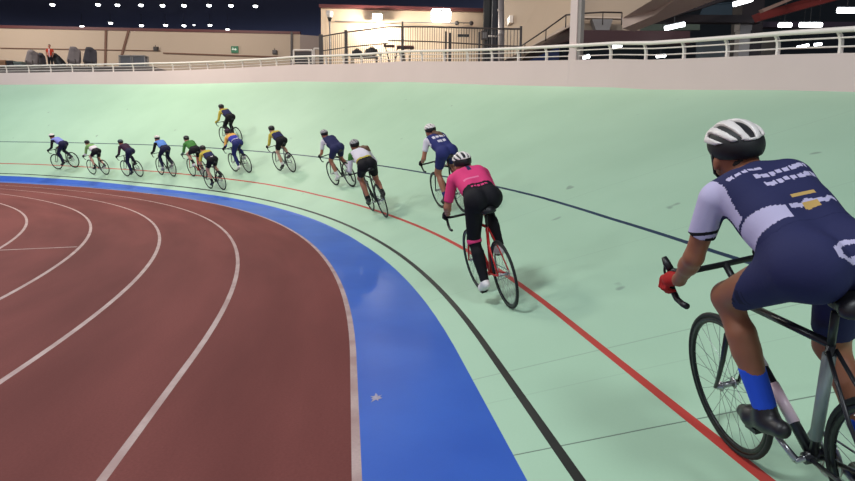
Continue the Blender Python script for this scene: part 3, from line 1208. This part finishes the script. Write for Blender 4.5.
def rider(mw, phi, label, spec, h):
    """spec: colours and options"""
    g = spec.get
    skin = g('skin')
    hip = Vector(g('hip', (-.28, 0, 1.03)))
    sh = Vector(g('sh', (.10, 0, 1.25)))
    sw = g('sw', .165)
    body = []
    up = (sh - hip).normalized()
    # torso
    torso = [cone(hip + Vector((0, .062, .0)), hip.lerp(sh, .5) + Vector((0, .06, .015)), .098, .090, .04),
             cone(hip + Vector((0, -.062, .0)), hip.lerp(sh, .5) + Vector((0, -.06, .015)), .098, .090, .04),
             cone(hip.lerp(sh, .5) + Vector((0, .06, .015)), sh + Vector((-.05, .085, .0)), .090, .088, .04),
             cone(hip.lerp(sh, .5) + Vector((0, -.06, .015)), sh + Vector((-.05, -.085, .0)), .090, .088, .04),
             cone(hip.lerp(sh, .55) + Vector((0, 0, .03)), sh + Vector((-.02, 0, .03)), .08, .066, .04),
             cone(sh + Vector((0, -sw + .03, .0)), sh + Vector((0, sw - .03, .0)), .054, .054, .03)]
    glute = [ell(hip + Vector((-.05, .066, -.005)), (.108, .082, .108), .03), ell(hip + Vector((-.05, -.066, -.005)), (.108, .082, .108), .03)]
    legs, thighs, socks, shoes, knees = [], [], [], [], []
    cl = .165
    jl = []
    for sy in (1, -1):
        px, pz = BBK[0] + sy * cl * math.cos(phi), BBK[2] + sy * cl * math.sin(phi)
        AB = g('anb', .10)
        H = hip + Vector((0, sy * .09, -.01))
        tilt = .35 if pz < BBK[2] + .05 else .12
        ank = Vector((px - AB, sy * .115, pz + .11 + tilt * .06))
        K = ik(H, ank, .425, .425, (1, sy * .12, .35))
        jl.append((H, K, ank))
        thighs.append(cone(H, K, .092, .058, .045))
        cm_ = K.lerp(ank, .32) + Vector((-.022, 0, -.008))
        legs += [cone(K, K.lerp(ank, .5), .052, .045, .03), cone(cm_, K.lerp(ank, .75) + Vector((-.004, 0, 0)), .05, .034, .03), cone(K.lerp(ank, .5), ank, .042, .035, .03)]
        sock_t = g('sock_t', .72)
        if g('sock'):
            socks.append((cone(K, ank, .052, .037, .02, (sock_t, 1.05)), cone(cm_, ank, .048, .035, .02)))
        ball = Vector((px + .02, sy * .118, pz + .035))
        heel = Vector((px - .155, sy * .115, pz + .045 + tilt * .15))
        toe = Vector((px + .085, sy * .118, pz + .03))
        shoes.append([cone(heel, ball, .030, .036, .03), cone(ball, toe, .036, .024, .03), cone(ank + Vector((0, 0, -.01)), (heel + ball) / 2 + Vector((0, 0, .02)), .040, .036, .04)])
        legs.append(cone(ank, (heel + ball) / 2, .034, .026, .02))
    # arms
    arms, sleeves, fore = [], [], []
    hb = Vector(g('hand', (.445, .21, .872)))
    for sy in (1, -1):
        S = sh + Vector((0, sy * sw, -.01))
        Wr = Vector((hb.x - .085, sy * (hb.y + .006), hb.z + .035))
        E = ik(S, Wr, *g('al', (.28, .245)), (-.5, sy * .45, -.6) if g('elbow') is None else (g('elbow')[0], sy * g('elbow')[1], g('elbow')[2]))
        arms += [cone(S, E, .046, .036, .02), cone(E, E.lerp(Wr, .35), .036, .037, .02), cone(E.lerp(Wr, .3), Wr, .037, .025, .02),
                 cone(Wr, Wr + Vector((.05, 0, -.008)), .026, .024, .02)]
        sl1 = g('sleeve', .62)
        sleeves.append(cone(S, E, .048, .039, .025, (-.4, sl1 if sl1 <= 1 else 1.2)))
        if sl1 > 1:
            fore.append(cone(E, Wr, .044, .030, .02, (-.3, sl1 - 1)))
    # neck and head
    hd = Vector(g('head', (.235, 0, 1.375)))
    nk = sh + Vector((.02, 0, .04))
    headp = [cone(nk, hd + Vector((-.03, 0, -.05)), .056, .055, .04),
             ell(hd + Vector((-.005, 0, .02)), (.098, .077, .095), .03), ell(hd + Vector((.035, 0, -.045)), (.058, .055, .065), .03),
             cone(hd + Vector((.085, 0, -.0)), hd + Vector((.112, 0, -.035)), .012, .015, .012),
             cone(hd + Vector((.075, .025, .012)), hd + Vector((.075, -.025, .012)), .018, .018, .012),
             cone(hd + Vector((.085, -.015, -.072)), hd + Vector((.085, .015, -.072)), .013, .013, .012),
             ell(hd + Vector((.06, 0, -.098)), (.028, .03, .02), .02),
             ell(hd + Vector((-.005, .078, -.015)), (.020, .010, .03), .008), ell(hd + Vector((-.005, -.078, -.015)), (.020, .010, .03), .008)]
    prims = torso + glute + thighs + legs + arms + headp
    body = implicit('person', prims, h, skin, None)
    body.matrix_world = mw
    tag(body, label, 'person')
    # spine parameter
    hv, uv_ = np.array(hip), np.array(sh - hip)
    UL = uv_ @ uv_

    def tpar(P):
        return (P - hv) @ uv_ / UL
    jcols = g('jersey')
    jf = g('jfun')
    if jf:
        def mf(P):
            t = tpar(P)
            y = P[:, 1]
            # arm parameter: distance outside the shoulders
            arm = (np.abs(y) > .165) & (t > .55)
            return jf(P, t, y, arm).astype(int)
    else:
        mf = None
    waist = g('waist', .22)
    hi_ = g('jh', min(h, .016))
    implicit('jersey', torso + glute + sleeves, hi_, jcols, body, infl=.008,
             clipf=lambda P: np.maximum((waist - tpar(P)) * math.sqrt(UL), -1), mfun=mf)
    if fore:
        for i, f in enumerate(fore):
            implicit('arm_warmer', [f], hi_, g('warm'), body, infl=.005)
    # shorts or tights
    st = g('short_t', .72)
    sp_prims = torso[:4] + glute
    th = []
    for (H, K, A) in jl:
        th.append(cone(H, K, .094, .060, .045, (-1, st if st < 1 else 9)))
        if st >= 1:
            th += [cone(K, K.lerp(A, .5), .054, .047, .03), cone(K.lerp(A, .32) + Vector((-.022, 0, -.008)), K.lerp(A, .75), .052, .036, .03), cone(K.lerp(A, .5), A, .044, .037, .03)]
    sf = g('sfun')

    def smf(P):
        return sf(P, tpar(P), P[:, 1]).astype(int)
    implicit('tights' if st >= 1 else 'shorts', sp_prims + th, hi_, g('shorts'), body, infl=.007,
             clipf=lambda P: (tpar(P) - (waist + .10)) * math.sqrt(UL), mfun=smf if sf else None)
    if g('band'):
        H, K, A = jl[0]
        implicit('knee_band', [cone(K, A, .070, .064, .02, (-.02, .10))], .01, g('band'), body, infl=.006)
    for s2 in socks:
        implicit('sock', [s2[0]], min(h, .014), g('sock'), body, infl=.006)
    for q in shoes:
        implicit('shoe', q, min(h, .013), g('shoe'), body, infl=.004)
    # gloves with fingers closed round the hoods
    for sy in (1, -1):
        Y = sy * hb.y
        X, Z = hb.x, hb.z
        pr = [cone((X - .085, Y + sy * .006, Z + .036), (X - .02, Y + sy * .012, Z + .03), .027, .030, .02),
              cone((X - .03, Y + sy * .024, Z + .02), (X + .028, Y + sy * .022, Z + .022), .020, .016, .02)]
        for i in range(4):
            ox = .034 - i * .0205
            ln = (.95, 1.05, 1.0, .82)[i]
            k1 = (X + ox, Y + sy * .030, Z + .018)
            k2 = (X + ox + .008, Y + sy * (.036), Z + .018 - .036 * ln)
            k3 = (X + ox + .012, Y + sy * .018, Z + .018 - .056 * ln)
            k4 = (X + ox + .010, Y + sy * .000, Z + .018 - .060 * ln)
            pr += [cone(k1, k2, .0098, .0088, .006), cone(k2, k3, .0088, .0082, .006), cone(k3, k4, .0082, .0075, .006)]
        pr += [cone((X - .05, Y - sy * .012, Z + .026), (X - .015, Y - sy * .030, Z + .016), .016, .011, .012),
               cone((X - .015, Y - sy * .030, Z + .016), (X + .012, Y - sy * .026, Z - .006), .0105, .009, .006)]
        implicit('glove', pr, g('gh', .009), g('glove'), body)
    # helmet: carved shell over a dark liner
    hc = hd + Vector((-.012, 0, .055))
    hr_ = (.138, .100, .092)
    rot = g('htilt', .12)
    shell_m, liner_m = g('helmet')

    def shell_clip(P):
        q = P - np.array(hc)
        cs, sn = math.cos(rot), math.sin(rot)
        x = q[:, 0] * cs + q[:, 2] * sn
        z = -q[:, 0] * sn + q[:, 2] * cs
        y = q[:, 1]
        low = -(z + .012 - .25 * np.abs(y)) + np.maximum(0, -x - .02) * .35      # rim line, higher at the back
        ang = np.arctan2(z + .02, np.abs(y) + 1e-6)
        vents = np.full(len(P), -1.0)
        for a0, w_, x0, x1 in ((1.57, .11, -.12, .10), (1.05, .10, -.11, .09), (.62, .09, -.10, .06)):
            d = np.maximum(np.abs(ang - a0 - x * .9) - w_ * (.5 if h >= .015 else 1), np.maximum(x0 - x, x - x1) * 6) * .10
            vents = np.maximum(vents, -d)
        return np.maximum(low, vents)
    hs = implicit('helmet', [ell(hc, hr_, .02, rot)], g('hh', .009), shell_m, body, clipf=shell_clip)
    implicit('helmet_liner', [ell(hc - Vector((.004, 0, .004)), (hr_[0] - .010, hr_[1] - .008, hr_[2] - .008), .02, rot)], max(.009, min(h, .014)), liner_m, hs,
             clipf=lambda P: -(P[:, 2] - hc.z + .052 - (P[:, 0] - hc.x) * .05))
    mb = MB()
    for sy in (-1, 1):
        mb.tube([(hd.x + .01, sy * .083, hd.z + .03), (hd.x + .02, sy * .075, hd.z - .05), (hd.x + .03, 0 + sy * .02, hd.z - .118)], .006, 6)
    mb.build('chin_strap', M_BLACK, hs, True)
    if g('hair'):
        pts = [hd + Vector(v) for v in g('hairpath')]
        pr = [cone(pts[i], pts[i + 1], a_, b2, .03) for i, (a_, b2) in enumerate(zip(g('hairr')[:-1], g('hairr')[1:]))]
        implicit('hair', pr, min(h, .014), g('hair'), body)
    if g('eyes'):
        for sy in (-1, 1):
            implicit('eye', [ell(hd + Vector((.084, sy * .028, -.012)), (.011, .013, .009), .01)], .005, mat('eye_white', hx(210, 205, 200), .3), body)
    return body


# cloth and skin colours
def cl(name, r, g, b_, rough=.65):
    return mat(name, hx(r, g, b_), max(rough, .8), bump=.08, scale=60, spec=.2)


NAVY = cl('navy_lycra', 44, 46, 84)
NAVY2 = cl('deep_navy_lycra', 34, 34, 62)
BLK = cl('black_lycra', 26, 25, 30)
WHT = cl('white_lycra', 222, 214, 224)
PERI = cl('periwinkle_lycra', 128, 136, 206)
SKYB = cl('blue_lycra', 94, 138, 216)
GRN = cl('green_lycra', 70, 126, 62)
GRNL = cl('lime_lycra', 118, 158, 96)
YEL = cl('yellow_lycra', 194, 176, 74)
ORG = cl('amber_lycra', 226, 170, 92)
ROYAL = cl('royal_blue_lycra', 58, 66, 170)
ROYALD = cl('dark_blue_lycra', 48, 52, 108)
MARO = cl('plum_lycra', 58, 38, 58)
PINK = cl('pink_lycra', 224, 66, 122)
PINKL = cl('pale_pink_lycra', 236, 120, 160)
GOLD = cl('gold_print', 196, 160, 96)
LAV = cl('lavender_print', 190, 182, 214)
BLUSOCK = cl('cobalt_knit', 44, 84, 206)
GREYG = cl('grey_green_knit', 92, 120, 108)
REDG = cl('red_glove_cloth', 176, 42, 40)
SK1 = mat('tan_skin', hx(172, 112, 88), .55)
SK2 = mat('brown_skin', hx(146, 92, 66), .55)
SK3 = mat('light_skin', hx(206, 158, 136), .55)
HW = mat('white_helmet_shell', hx(228, 220, 216), .35)
HK = mat('black_helmet_shell', hx(30, 30, 34), .35)
HG = mat('grey_helmet_shell', hx(150, 148, 150), .35)
HS = mat('slate_helmet_shell', hx(58, 76, 86), .35)
LIN = mat('helmet_liner_black', hx(20, 20, 24), .6)
SHW = mat('white_shoe', hx(224, 216, 216), .45)
SHK = mat('black_shoe', hx(26, 24, 27), .45)
BRH = mat('brown_hair', hx(104, 72, 50), .6, var=.2, scale=40)
BLH = mat('black_hair', hx(30, 24, 22), .6)
F_BLACK = mat('black_frame_paint', hx(34, 34, 38), .3)
F_RED = mat('red_frame_paint', hx(206, 40, 38), .3)
F_GREY = mat('grey_frame_paint', hx(120, 120, 126), .3)


def zones(hi, lo, tt=.62):
    """upper shoulders and sleeves one colour, back another"""
    return lambda P, t, y, arm: np.where(arm | (t > tt), 1, 0)


def f_skinsuit14(P, t, y, arm):
    o = np.zeros(len(P), int)
    wob = .012 * np.sin(y * 70) + .006 * np.sin(y * 150 + 1)
    # lettering bands across the upper back
    ch = (np.sin(y * 230) > -.82)
    for t0, w_, y0, y1 in ((.95, .020, .02, .15), (.84, .026, -.13, .08), (.72, .028, -.14, .06)):
        o[(np.abs(t - t0 + y * .25 + wob * .5) < w_) & (y > y0) & (y < y1) & ch & (P[:, 2] > 1.2)] = 1
    o[(np.abs(t - .50) < .016) & (y > -.06) & (y < .02)] = 2
    o[(np.abs(t - .41 + wob) < .022) & (y > -.12) & (y < .05)] = 1
    o[(np.abs(t - .38) < .035) & (y > -.05) & (y < .0)] = 2
    # pale side panel
    o[(t > .30 + (y - .1) * .2) & (t < .52 - (.17 - y) * .9) & (y > .06)] = 1
    # left sleeve white with two dark stripes, right one too
    o[arm] = 1
    A = P[:, 2]
    o[arm & (np.abs(A - 1.150) < .008)] = 3
    o[arm & (np.abs(A - 1.120) < .008)] = 3
    return o


def f_badge14(P, t, y):
    o = np.zeros(len(P), int)
    z = P[:, 2]
    w_ = .06 * np.clip((z - 1.075) / .05, 0, 1)
    inb = (P[:, 0] < -.24) & (z > 1.08) & (z < 1.15) & (np.abs(y - .0) < w_)
    o[inb] = 1
    o[inb & (z > 1.105) & (z < 1.138) & (np.abs(y) < w_ * .6)] = 0
    # pale letters on the outer thigh
    o[(y > .12) & (P[:, 0] > -.06) & (P[:, 0] < .04) & (np.sin(P[:, 0] * 160) > -.2) & (z > .90) & (z < .96)] = 2
    return o


def f_white_back(P, t, y, arm):
    o = np.zeros(len(P), int)
    o[arm] = 1
    o[(t < .80) & (t > .66) & (np.abs(y) < .12) & (np.sin(y * 90) > -.7) & (P[:, 2] > 1.15)] = 1
    o[(t < .48) & (t > .36) & (np.abs(y) < .07) & (np.sin(y * 110) > -.8) & (P[:, 2] > 1.1)] = 1
    return o


def f_j11(P, t, y, arm):
    o = np.zeros(len(P), int)
    o[t < .34] = 2
    o[arm & (y > 0) & (P[:, 2] > 1.17)] = 1
    o[(t > 1.0) & (y > 0)] = 1
    return o


def f_tights13(P, t, y):
    o = np.zeros(len(P), int)
    z = P[:, 2]
    o[(np.abs(t - .22) < .03) & (np.abs(y) < .085) & (np.sin(y * 170) > -.8) & (P[:, 0] < -.15) & (z > 1.1)] = 1
    return o


def f_j13(P, t, y, arm):
    o = np.zeros(len(P), int)
    o[(t > .84) & (np.abs(y) < .02)] = 1
    o[(np.abs(t - .5) < .03) & (np.abs(y - .04) < .08)] = 2
    return o


def f_frame(n):
    return n


PONY = dict(hairpath=[(-.09, 0, -.0), (-.15, -.01, -.03), (-.22, -.05, -.05), (-.29, -.09, -.09)], hairr=[.035, .042, .04, .018])
LONG = dict(hairpath=[(-.05, 0, -.04), (-.11, -.03, -.07), (-.19, -.10, -.06), (-.26, -.15, -.07), (-.30, -.19, -.14)], hairr=[.06, .055, .05, .042, .016])

R = math.radians
# (s, d, yaw, lean, scale, crank angle of left pedal, bike label, frame, rider label, spec, grid)
RIDERS = [
    (1.41, .93, -2, 11.5, 1.0, R(28), 'black bicycle with silver chainset under the nearest rider at the right edge', (F_BLACK, F_BLACK),
     'person at the right edge nearest the camera, navy skinsuit, white sleeve and bright blue socks',
     dict(skin=SK2, jersey=[NAVY, LAV, GOLD, BLK], jfun=f_skinsuit14, shorts=[NAVY, LAV, NAVY2], sfun=f_badge14, short_t=.80, sock=BLUSOCK, sock_t=.62, shoe=SHK,
          glove=REDG, helmet=(HW, LIN), hair=BLH, hairpath=[(-.06, 0, -.03), (-.085, 0, -.06)], hairr=[.058, .04], eyes=True, gh=.0055, hh=.006,
          hip=(-.235, 0, 1.07), sh=(.105, 0, 1.28), head=(.225, 0, 1.395), sleeve=.60, jh=.0065, anb=.06, al=(.25, .222), barz=.075, hand=(.452, .21, .875), decals=True), .011),
    (5.36, .57, 3, 12, .97, R(-95), 'red-framed bicycle on the red line under the rider in pink', (F_RED, F_RED),
     'person in pink jersey and black tights with pink knee band, on a red bicycle',
     dict(skin=SK1, jersey=[PINK, NAVY, PINKL], jfun=f_j13, shorts=[BLK, PINK], sfun=f_tights13, short_t=1.0, shoe=SHW, glove=BLK, helmet=(HW, LIN), hair=BLH, band=PINK,
          hairpath=[(-.06, 0, -.03), (-.09, 0, -.07)], hairr=[.06, .045], eyes=True, gh=.006, hh=.008, sleeve=.80, waist=.30, hip=(-.28, 0, 1.06),
          sh=(.08, 0, 1.27), head=(.20, 0, 1.375), sw=.17, jh=.01), .013),
    (9.91, 1.56, 3, 14, 1.0, R(-50), 'black bicycle partly hidden behind the rider in pink', (F_BLACK, F_BLACK),
     'person in navy skinsuit with white lettering and ponytail, just ahead of the pink rider',
     dict(skin=SK1, jersey=[ROYALD, WHT], jfun=f_white_back, shorts=[ROYALD], short_t=.72, sock=ROYALD, sock_t=.8, shoe=SHK, glove=BLK, helmet=(HW, LIN), hair=BRH,
          sleeve=.6, **PONY), .016),
    (12.13, .87, -3, 18, 1.03, R(-15), 'black bicycle under the rider in the white jersey, wheels crossing the red line', (F_BLACK, F_BLACK),
     'person in a white jersey with green cuffs and black shorts, long brown hair flying',
     dict(skin=SK1, jersey=[WHT, GRN, YEL], jfun=f_j11, warm=WHT, sleeve=1.8, shorts=[BLK], short_t=.70, sock=BLK, sock_t=.86, shoe=SHK, glove=BLK, helmet=(HG, LIN), hair=BRH,
          **LONG), .016),
    (15.85, 1.44, 3, 18, 1.0, R(-30), 'dark bicycle under the all-navy rider beside the white-jerseyed one', (F_BLACK, F_BLACK),
     'person in navy skinsuit with grey helmet and white socks, left of the white-jerseyed rider',
     dict(skin=SK1, jersey=[NAVY, WHT], jfun=lambda P, t, y, arm: np.where(arm & (y > 0), 1, 0), shorts=[NAVY], short_t=.72, sock=SHW, sock_t=.72, shoe=SHW, glove=BLK,
          helmet=(HG, LIN), sleeve=.7), .017),
    (20.21, 1.72, 0, 16, .98, R(-60), 'grey bicycle under the lone yellow-sleeved rider right of the pack', (F_GREY, F_BLACK),
     'person with yellow sleeves and black shorts, riding alone just right of the pack',
     dict(skin=SK3, jersey=[NAVY, YEL], jfun=zones(0, 0, .8), warm=YEL, sleeve=1.45, shorts=[BLK], short_t=.70, sock=SHW, sock_t=.8, shoe=SHK, glove=BLK, helmet=(HK, LIN)), .02),
    (22.94, 1.45, 0, 16, 1.02, R(-65), 'dark bicycle under the rider in royal blue', (F_BLACK, F_BLACK),
     'person in royal blue jersey with amber shoulders and blue tights, below the highest rider',
     dict(skin=SK3, jersey=[ROYAL, ORG, WHT], jfun=lambda P, t, y, arm: np.where((t > .72), 1, np.where((t < .30) & (t > .24), 2, 0)), warm=BLK, sleeve=1.9, shorts=[ROYALD], short_t=1.0,
          shoe=SHW, glove=BLK, helmet=(MARO, LIN)), .02),
    (25.87, 3.04, 0, 12, 1.04, R(150), 'dark bicycle highest up the banking, above the blue line', (F_BLACK, F_BLACK),
     'person with yellow sleeves and black tights riding highest on the banking',
     dict(skin=SK1, jersey=[NAVY, YEL], jfun=zones(0, 0, .84), warm=YEL, sleeve=1.9, shorts=[BLK], short_t=1.0, shoe=SHK, glove=YEL, helmet=(HK, LIN)), .02),
    (23.18, .42, 0, 14, 1.02, R(-40), 'dark bicycle lowest in the pack beside the black line, under a yellow-shouldered rider', (F_BLACK, F_BLACK),
     'person with yellow shoulders and navy back, lowest in the pack beside the green-jerseyed rider',
     dict(skin=SK3, jersey=[NAVY, YEL], jfun=zones(0, 0, .74), shorts=[BLK, WHT], short_t=.70, sock=BLK, sock_t=.75, shoe=SHK, glove=BLK, helmet=(HK, LIN), sleeve=.8,
          sfun=lambda P, t, y: np.where((np.abs(t - .12) < .05) & (np.abs(y) < .04) & (P[:, 0] < -.2), 1, 0)), .02),
    (25.43, .98, -3, 14, 1.04, R(80), 'red bicycle under the rider in the green jersey', (F_RED, F_RED),
     'person in a green jersey and black shorts on a red bicycle',
     dict(skin=SK3, jersey=[GRN, GRN], warm=GREYG, sleeve=1.9, shorts=[BLK], short_t=.70, sock=BLK, sock_t=.55, shoe=SHW, glove=GREYG, helmet=(HK, LIN)), .021),
    (27.85, .93, -3, 10, 1.06, R(-20), 'dark bicycle under the rider in bright blue with a white helmet', (F_BLACK, F_BLACK),
     'person in a bright blue jersey with black sleeves, dark tights and white helmet',
     dict(skin=SK1, jersey=[SKYB, BLK], jfun=lambda P, t, y, arm: np.where(arm & (P[:, 2] < 1.28), 1, 0), warm=BLK, sleeve=1.9, shorts=[NAVY2], short_t=1.0, shoe=HG, glove=BLK,
          helmet=(HW, LIN)), .021),
    (30.24, .71, 0, 14, 1.05, R(-85), 'dark bicycle under the rider in all-dark plum kit', (F_BLACK, F_BLACK),
     'person in a dark plum long-sleeved kit with a slate helmet, third from the left',
     dict(skin=SK1, jersey=[MARO], warm=BLK, sleeve=1.9, shorts=[NAVY2], short_t=1.0, shoe=SHK, glove=BLK, helmet=(HS, LIN)), .021),
    (32.92, .72, 0, 14, 1.03, R(0), 'dark bicycle under the rider in white and lime', (F_BLACK, F_BLACK),
     'person in a white jersey with lime green shoulders and black shorts, second from the left',
     dict(skin=SK3, jersey=[WHT, GRNL], jfun=zones(0, 0, .66), warm=WHT, sleeve=1.5, shorts=[BLK], short_t=.68, sock=BLK, sock_t=.85, shoe=SHK, glove=BLK, helmet=(HK, LIN)), .021),
    (35.87, .98, 6, 14, 1.12, R(-35), 'dark bicycle under the leading rider, farthest left', (F_BLACK, F_BLACK),
     'person in periwinkle jersey with black sleeves and white helmet, farthest left of the riders',
     dict(skin=SK1, jersey=[PERI, BLK], jfun=lambda P, t, y, arm: np.where(arm & (P[:, 2] < 1.28), 1, 0), warm=BLK, sleeve=1.9, shorts=[NAVY2], short_t=1.0, shoe=SHK, glove=BLK,
          helmet=(HW, LIN)), .022),
]


def rider_matrix(Fs, Fd, yaw, lean, k_):
    F = surf(Fs, Fd)
    n = base(Fs)[1]
    t = Vector((-n.y, n.x, 0))
    c, s_ = math.cos(yaw), math.sin(yaw)
    t = Vector((c * t.x - s_ * t.y, s_ * t.x + c * t.y, 0))
    L = WB * k_
    hh = L
    for _ in range(5):
        xy = F - t * hh
        s0, d0 = Fs - hh, Fd
        for _ in range(6):
            q = surf(s0, d0)
            e = q - xy
            a = (surf(s0 + 1e-3, d0) - q) / 1e-3
            b2 = (surf(s0, d0 + 1e-3) - q) / 1e-3
            det = a.x * b2.y - a.y * b2.x
            s0 += (-e.x * b2.y + e.y * b2.x) / det
            d0 += (-a.x * e.y + a.y * e.x) / det
        Rr = surf(s0, d0)
        hh *= L / (F - Rr).length
    f = (F - Rr).normalized()
    M_ = (F + Rr) / 2
    left = Vector((0, 0, 1)).cross(f).normalized()
    up = f.cross(left)
    up2 = up * math.cos(lean) + left * math.sin(lean)
    left2 = left * math.cos(lean) - up * math.sin(lean)
    m = Matrix((f * k_, left2 * k_, up2 * k_)).transposed().to_4x4()
    m.translation = M_ + Vector((0, 0, .006))
    return m


for (fs, fd, yaw, lean, k_, phi, bl, fm, rl, spec, h) in RIDERS:
    m = rider_matrix(fs, fd, R(yaw), R(lean), k_)
    bicycle(m, phi, bl, fm[0], fm[1], bz=spec.get('barz', 0.0), decals=spec.get('decals', False))
    rider(m, phi, rl, spec, h)

# ------------------------------------------------------------------ things on the far concourse
M_TARP = mat('grey_tarpaulin', hx(122, 112, 112), .8, var=.25, scale=3)
M_TARPD = mat('dark_tarpaulin', hx(64, 60, 66), .8, var=.25, scale=3)


def covered(u0, u1, v0, v1, Y, mt, label, lean=0.15):
    """machine under a tarpaulin: folded cover with frame legs below"""
    a, c = at(u0, v0, Y), at(u1, v1, Y)
    r = empty('covered_machine', loc=((a.x + c.x) / 2, Y, ZP))
    c.z = ZP
    tag(r, label, 'equipment')
    W_, H = (c.x - a.x) / 2, a.z - c.z
    pr = [cone((-W_ * .5 + lean, 0, H * .8), (-W_ * .55, 0, H * .35), W_ * .36, W_ * .45, .1), cone((W_ * .3 + lean, .1, H * .72), (W_ * .5, .1, H * .35), W_ * .4, W_ * .46, .1),
          cone((lean, 0, H * .74), (0, 0, H * .35), W_ * .4, W_ * .4, .1), cone((-W_ * .62 + lean, 0, H * .9), (-W_ * .5 + lean, 0, H * .8), .06, .14, .08),
          cone((-W_ * .2 + lean, -.1, H * .85), (W_ * .1 + lean, -.1, H * .82), .12, .15, .1), cone((-W_ * .5, 0, H * .35), (W_ * .5, 0, H * .3), W_ * .34, W_ * .36, .1)]
    implicit('cover', pr, .07, mt, r)
    for x in (-W_ * .6, W_ * .6):
        for y in (-.25, .3):
            mb = MB(); mb.tube([(x, y, 0), (x * .8, y, H * .4)], .035, 6); mb.build('leg', M_STEELD, r)


YC = 47.0
ZP = at(80, 69.5, YC).z
_x0, _x1 = at(-60, 70, YC).x, at(165, 70, YC).x
mb = MB(); mb.box((_x0, 45.2, 4.6), (_x1, 54.6, ZP)); mb.box((_x0, 45.1, ZP - .12), (_x1, 45.25, ZP))
mb.build('floor_platform', M_APRON)['kind'] = 'structure'
covered(24, 38.5, 48.5, 69, YC, M_TARP, 'grey tarpaulin-covered machine farthest left behind the white rail')
covered(37, 46, 51.5, 69, YC + .8, M_TARPD, 'dark low tarpaulin-covered machine left of the person in the red vest', .05)
covered(54, 66, 52, 69, YC + .5, MATS['black_paint'], 'black covered heap right of the person in the red vest', -.3)
covered(66, 81, 44.5, 69, YC, M_TARP, 'tall grey tarpaulin-covered machine right of the black heap')
covered(82, 97, 45, 69, YC, M_TARPD, 'tall dark covered machine with a raised corner, right of the tall grey one')
# grey storage boxes on a low cart
for u, lab in ((121.5, 'grey open-fronted cage box by the left wall, left of the pair'), (135, 'grey open-fronted cage box by the left wall, right of the pair')):
    a, c = at(u - 2.6, 55.2, 46), at(u + 10, 66, 46)
    c.z = ZP
    r = empty('cage_box', loc=((a.x + c.x) / 2, 46, c.z))
    tag(r, lab, 'box')
    W_, H = (c.x - a.x) / 2, a.z - c.z
    mb = MB()
    for x in (-W_, W_):
        for y in (0, .6):
            mb.box((x - .03, y - .03, 0), (x + .03, y + .03, H))
    mb.box((-W_, -.03, H - .08), (W_, .63, H)); mb.box((-W_, -.03, 0), (W_, .63, .05))
    mb.build('frame', M_GREYST, r)
    mb = MB(); mb.box((-W_ + .04, .05, .06), (W_ - .04, .55, H - .1)); mb.build('content', mat('slate_fill', hx(104, 104, 110), .8, var=.2, scale=4), r)
# low things seen through the rails
for i, (u0, u1, v0, c, lab) in enumerate(((-6, 6, 60.0, hx(150, 112, 84), 'brown crate at the left edge behind the rail'), (7, 13, 60.5, hx(50, 48, 52), 'dark low crate beside the brown crate'),
                                          (14, 22, 61.5, hx(100, 110, 106), 'greenish grey low crate left of the covered machines'))):
    a, c2 = at(u0, v0, 45.6), at(u1, 72, 45.6)
    c2.z = ZP
    mb = MB()
    mb.box((a.x, 45.6, c2.z), (c2.x, 46.1, a.z - .08))
    mb.box((a.x - .04, 45.56, a.z - .12), (c2.x + .04, 46.14, a.z))
    mb.box((a.x - .02, 45.57, c2.z), (a.x + .06, 45.6, a.z))
    mb.box((c2.x - .06, 45.57, c2.z), (c2.x + .02, 45.6, a.z))
    tag(mb.build('crate', mat('crate_%s' % 'brown dark green'.split()[i], c, .8)), lab, 'crate')

# standing person in a red vest
pz = at(51, 69, YC)
pz.z = ZP
hp_ = at(51, 44.5, YC).z - pz.z
sc = hp_ / 1.78
pr = [cone((0, .09, .95), (0, .1, .50), .095, .065, .03), cone((0, -.09, .95), (0, -.1, .50), .095, .065, .03), cone((0, .1, .50), (0, .1, .08), .06, .04, .03), cone((0, -.1, .50), (0, -.1, .08), .06, .04, .03),
      cone((0, 0, .98), (0, 0, 1.32), .13, .15, .06), cone((0, -.16, 1.40), (0, .16, 1.40), .06, .06, .05), cone((0, .2, 1.4), (.02, .24, 1.12), .05, .04, .03), cone((0, -.2, 1.4), (.02, -.24, 1.12), .05, .04, .03),
      cone((.02, .24, 1.12), (.12, .2, .9), .04, .03, .02), cone((.02, -.24, 1.12), (.12, -.2, .9), .04, .03, .02), cone((0, 0, 1.42), (.01, 0, 1.6), .055, .055, .03),
      ell((.01, 0, 1.66), (.095, .078, .12), .03), cone((.04, .1, .04), (.16, .1, .035), .04, .03, .03), cone((.04, -.1, .04), (.16, -.1, .035), .04, .03, .03)]
for sy in (-1, 1):
    for i in range(5):
        pr.append(cone((.125 + .004 * i, sy * (.19 + .005 * i), .9), (.135 + .008 * i, sy * (.175 + .012 * i), .82 + (.03 if i == 4 else 0)), .012, .009, .006))
sp_p = implicit('person', pr, .03, SK1, None)
sp_p.location = pz
sp_p.scale = (sc,) * 3
sp_p.rotation_euler.z = R(-80)
tag(sp_p, 'person standing in a red vest with a pale stripe behind the far rail', 'person')
implicit('vest', pr[4:6] + [cone((0, .2, 1.4), (.02, .24, 1.12), .05, .04, .03, (-.5, .6)), cone((0, -.2, 1.4), (.02, -.24, 1.12), .05, .04, .03, (-.5, .6))], .025, [cl('orange_red_cloth', 196, 70, 50), WHT], sp_p, infl=.012,
         mfun=lambda P: np.where(np.abs(P[:, 1]) < .035, 1, 0))
implicit('trousers', pr[0:4], .025, BLK, sp_p, infl=.012, clipf=lambda P: .12 - P[:, 2])
implicit('hair', [ell((-.01, 0, 1.70), (.10, .088, .10), .02)], .02, BLH, sp_p, clipf=lambda P: .03 + P[:, 0] - (P[:, 2] - 1.66) * 1.2)
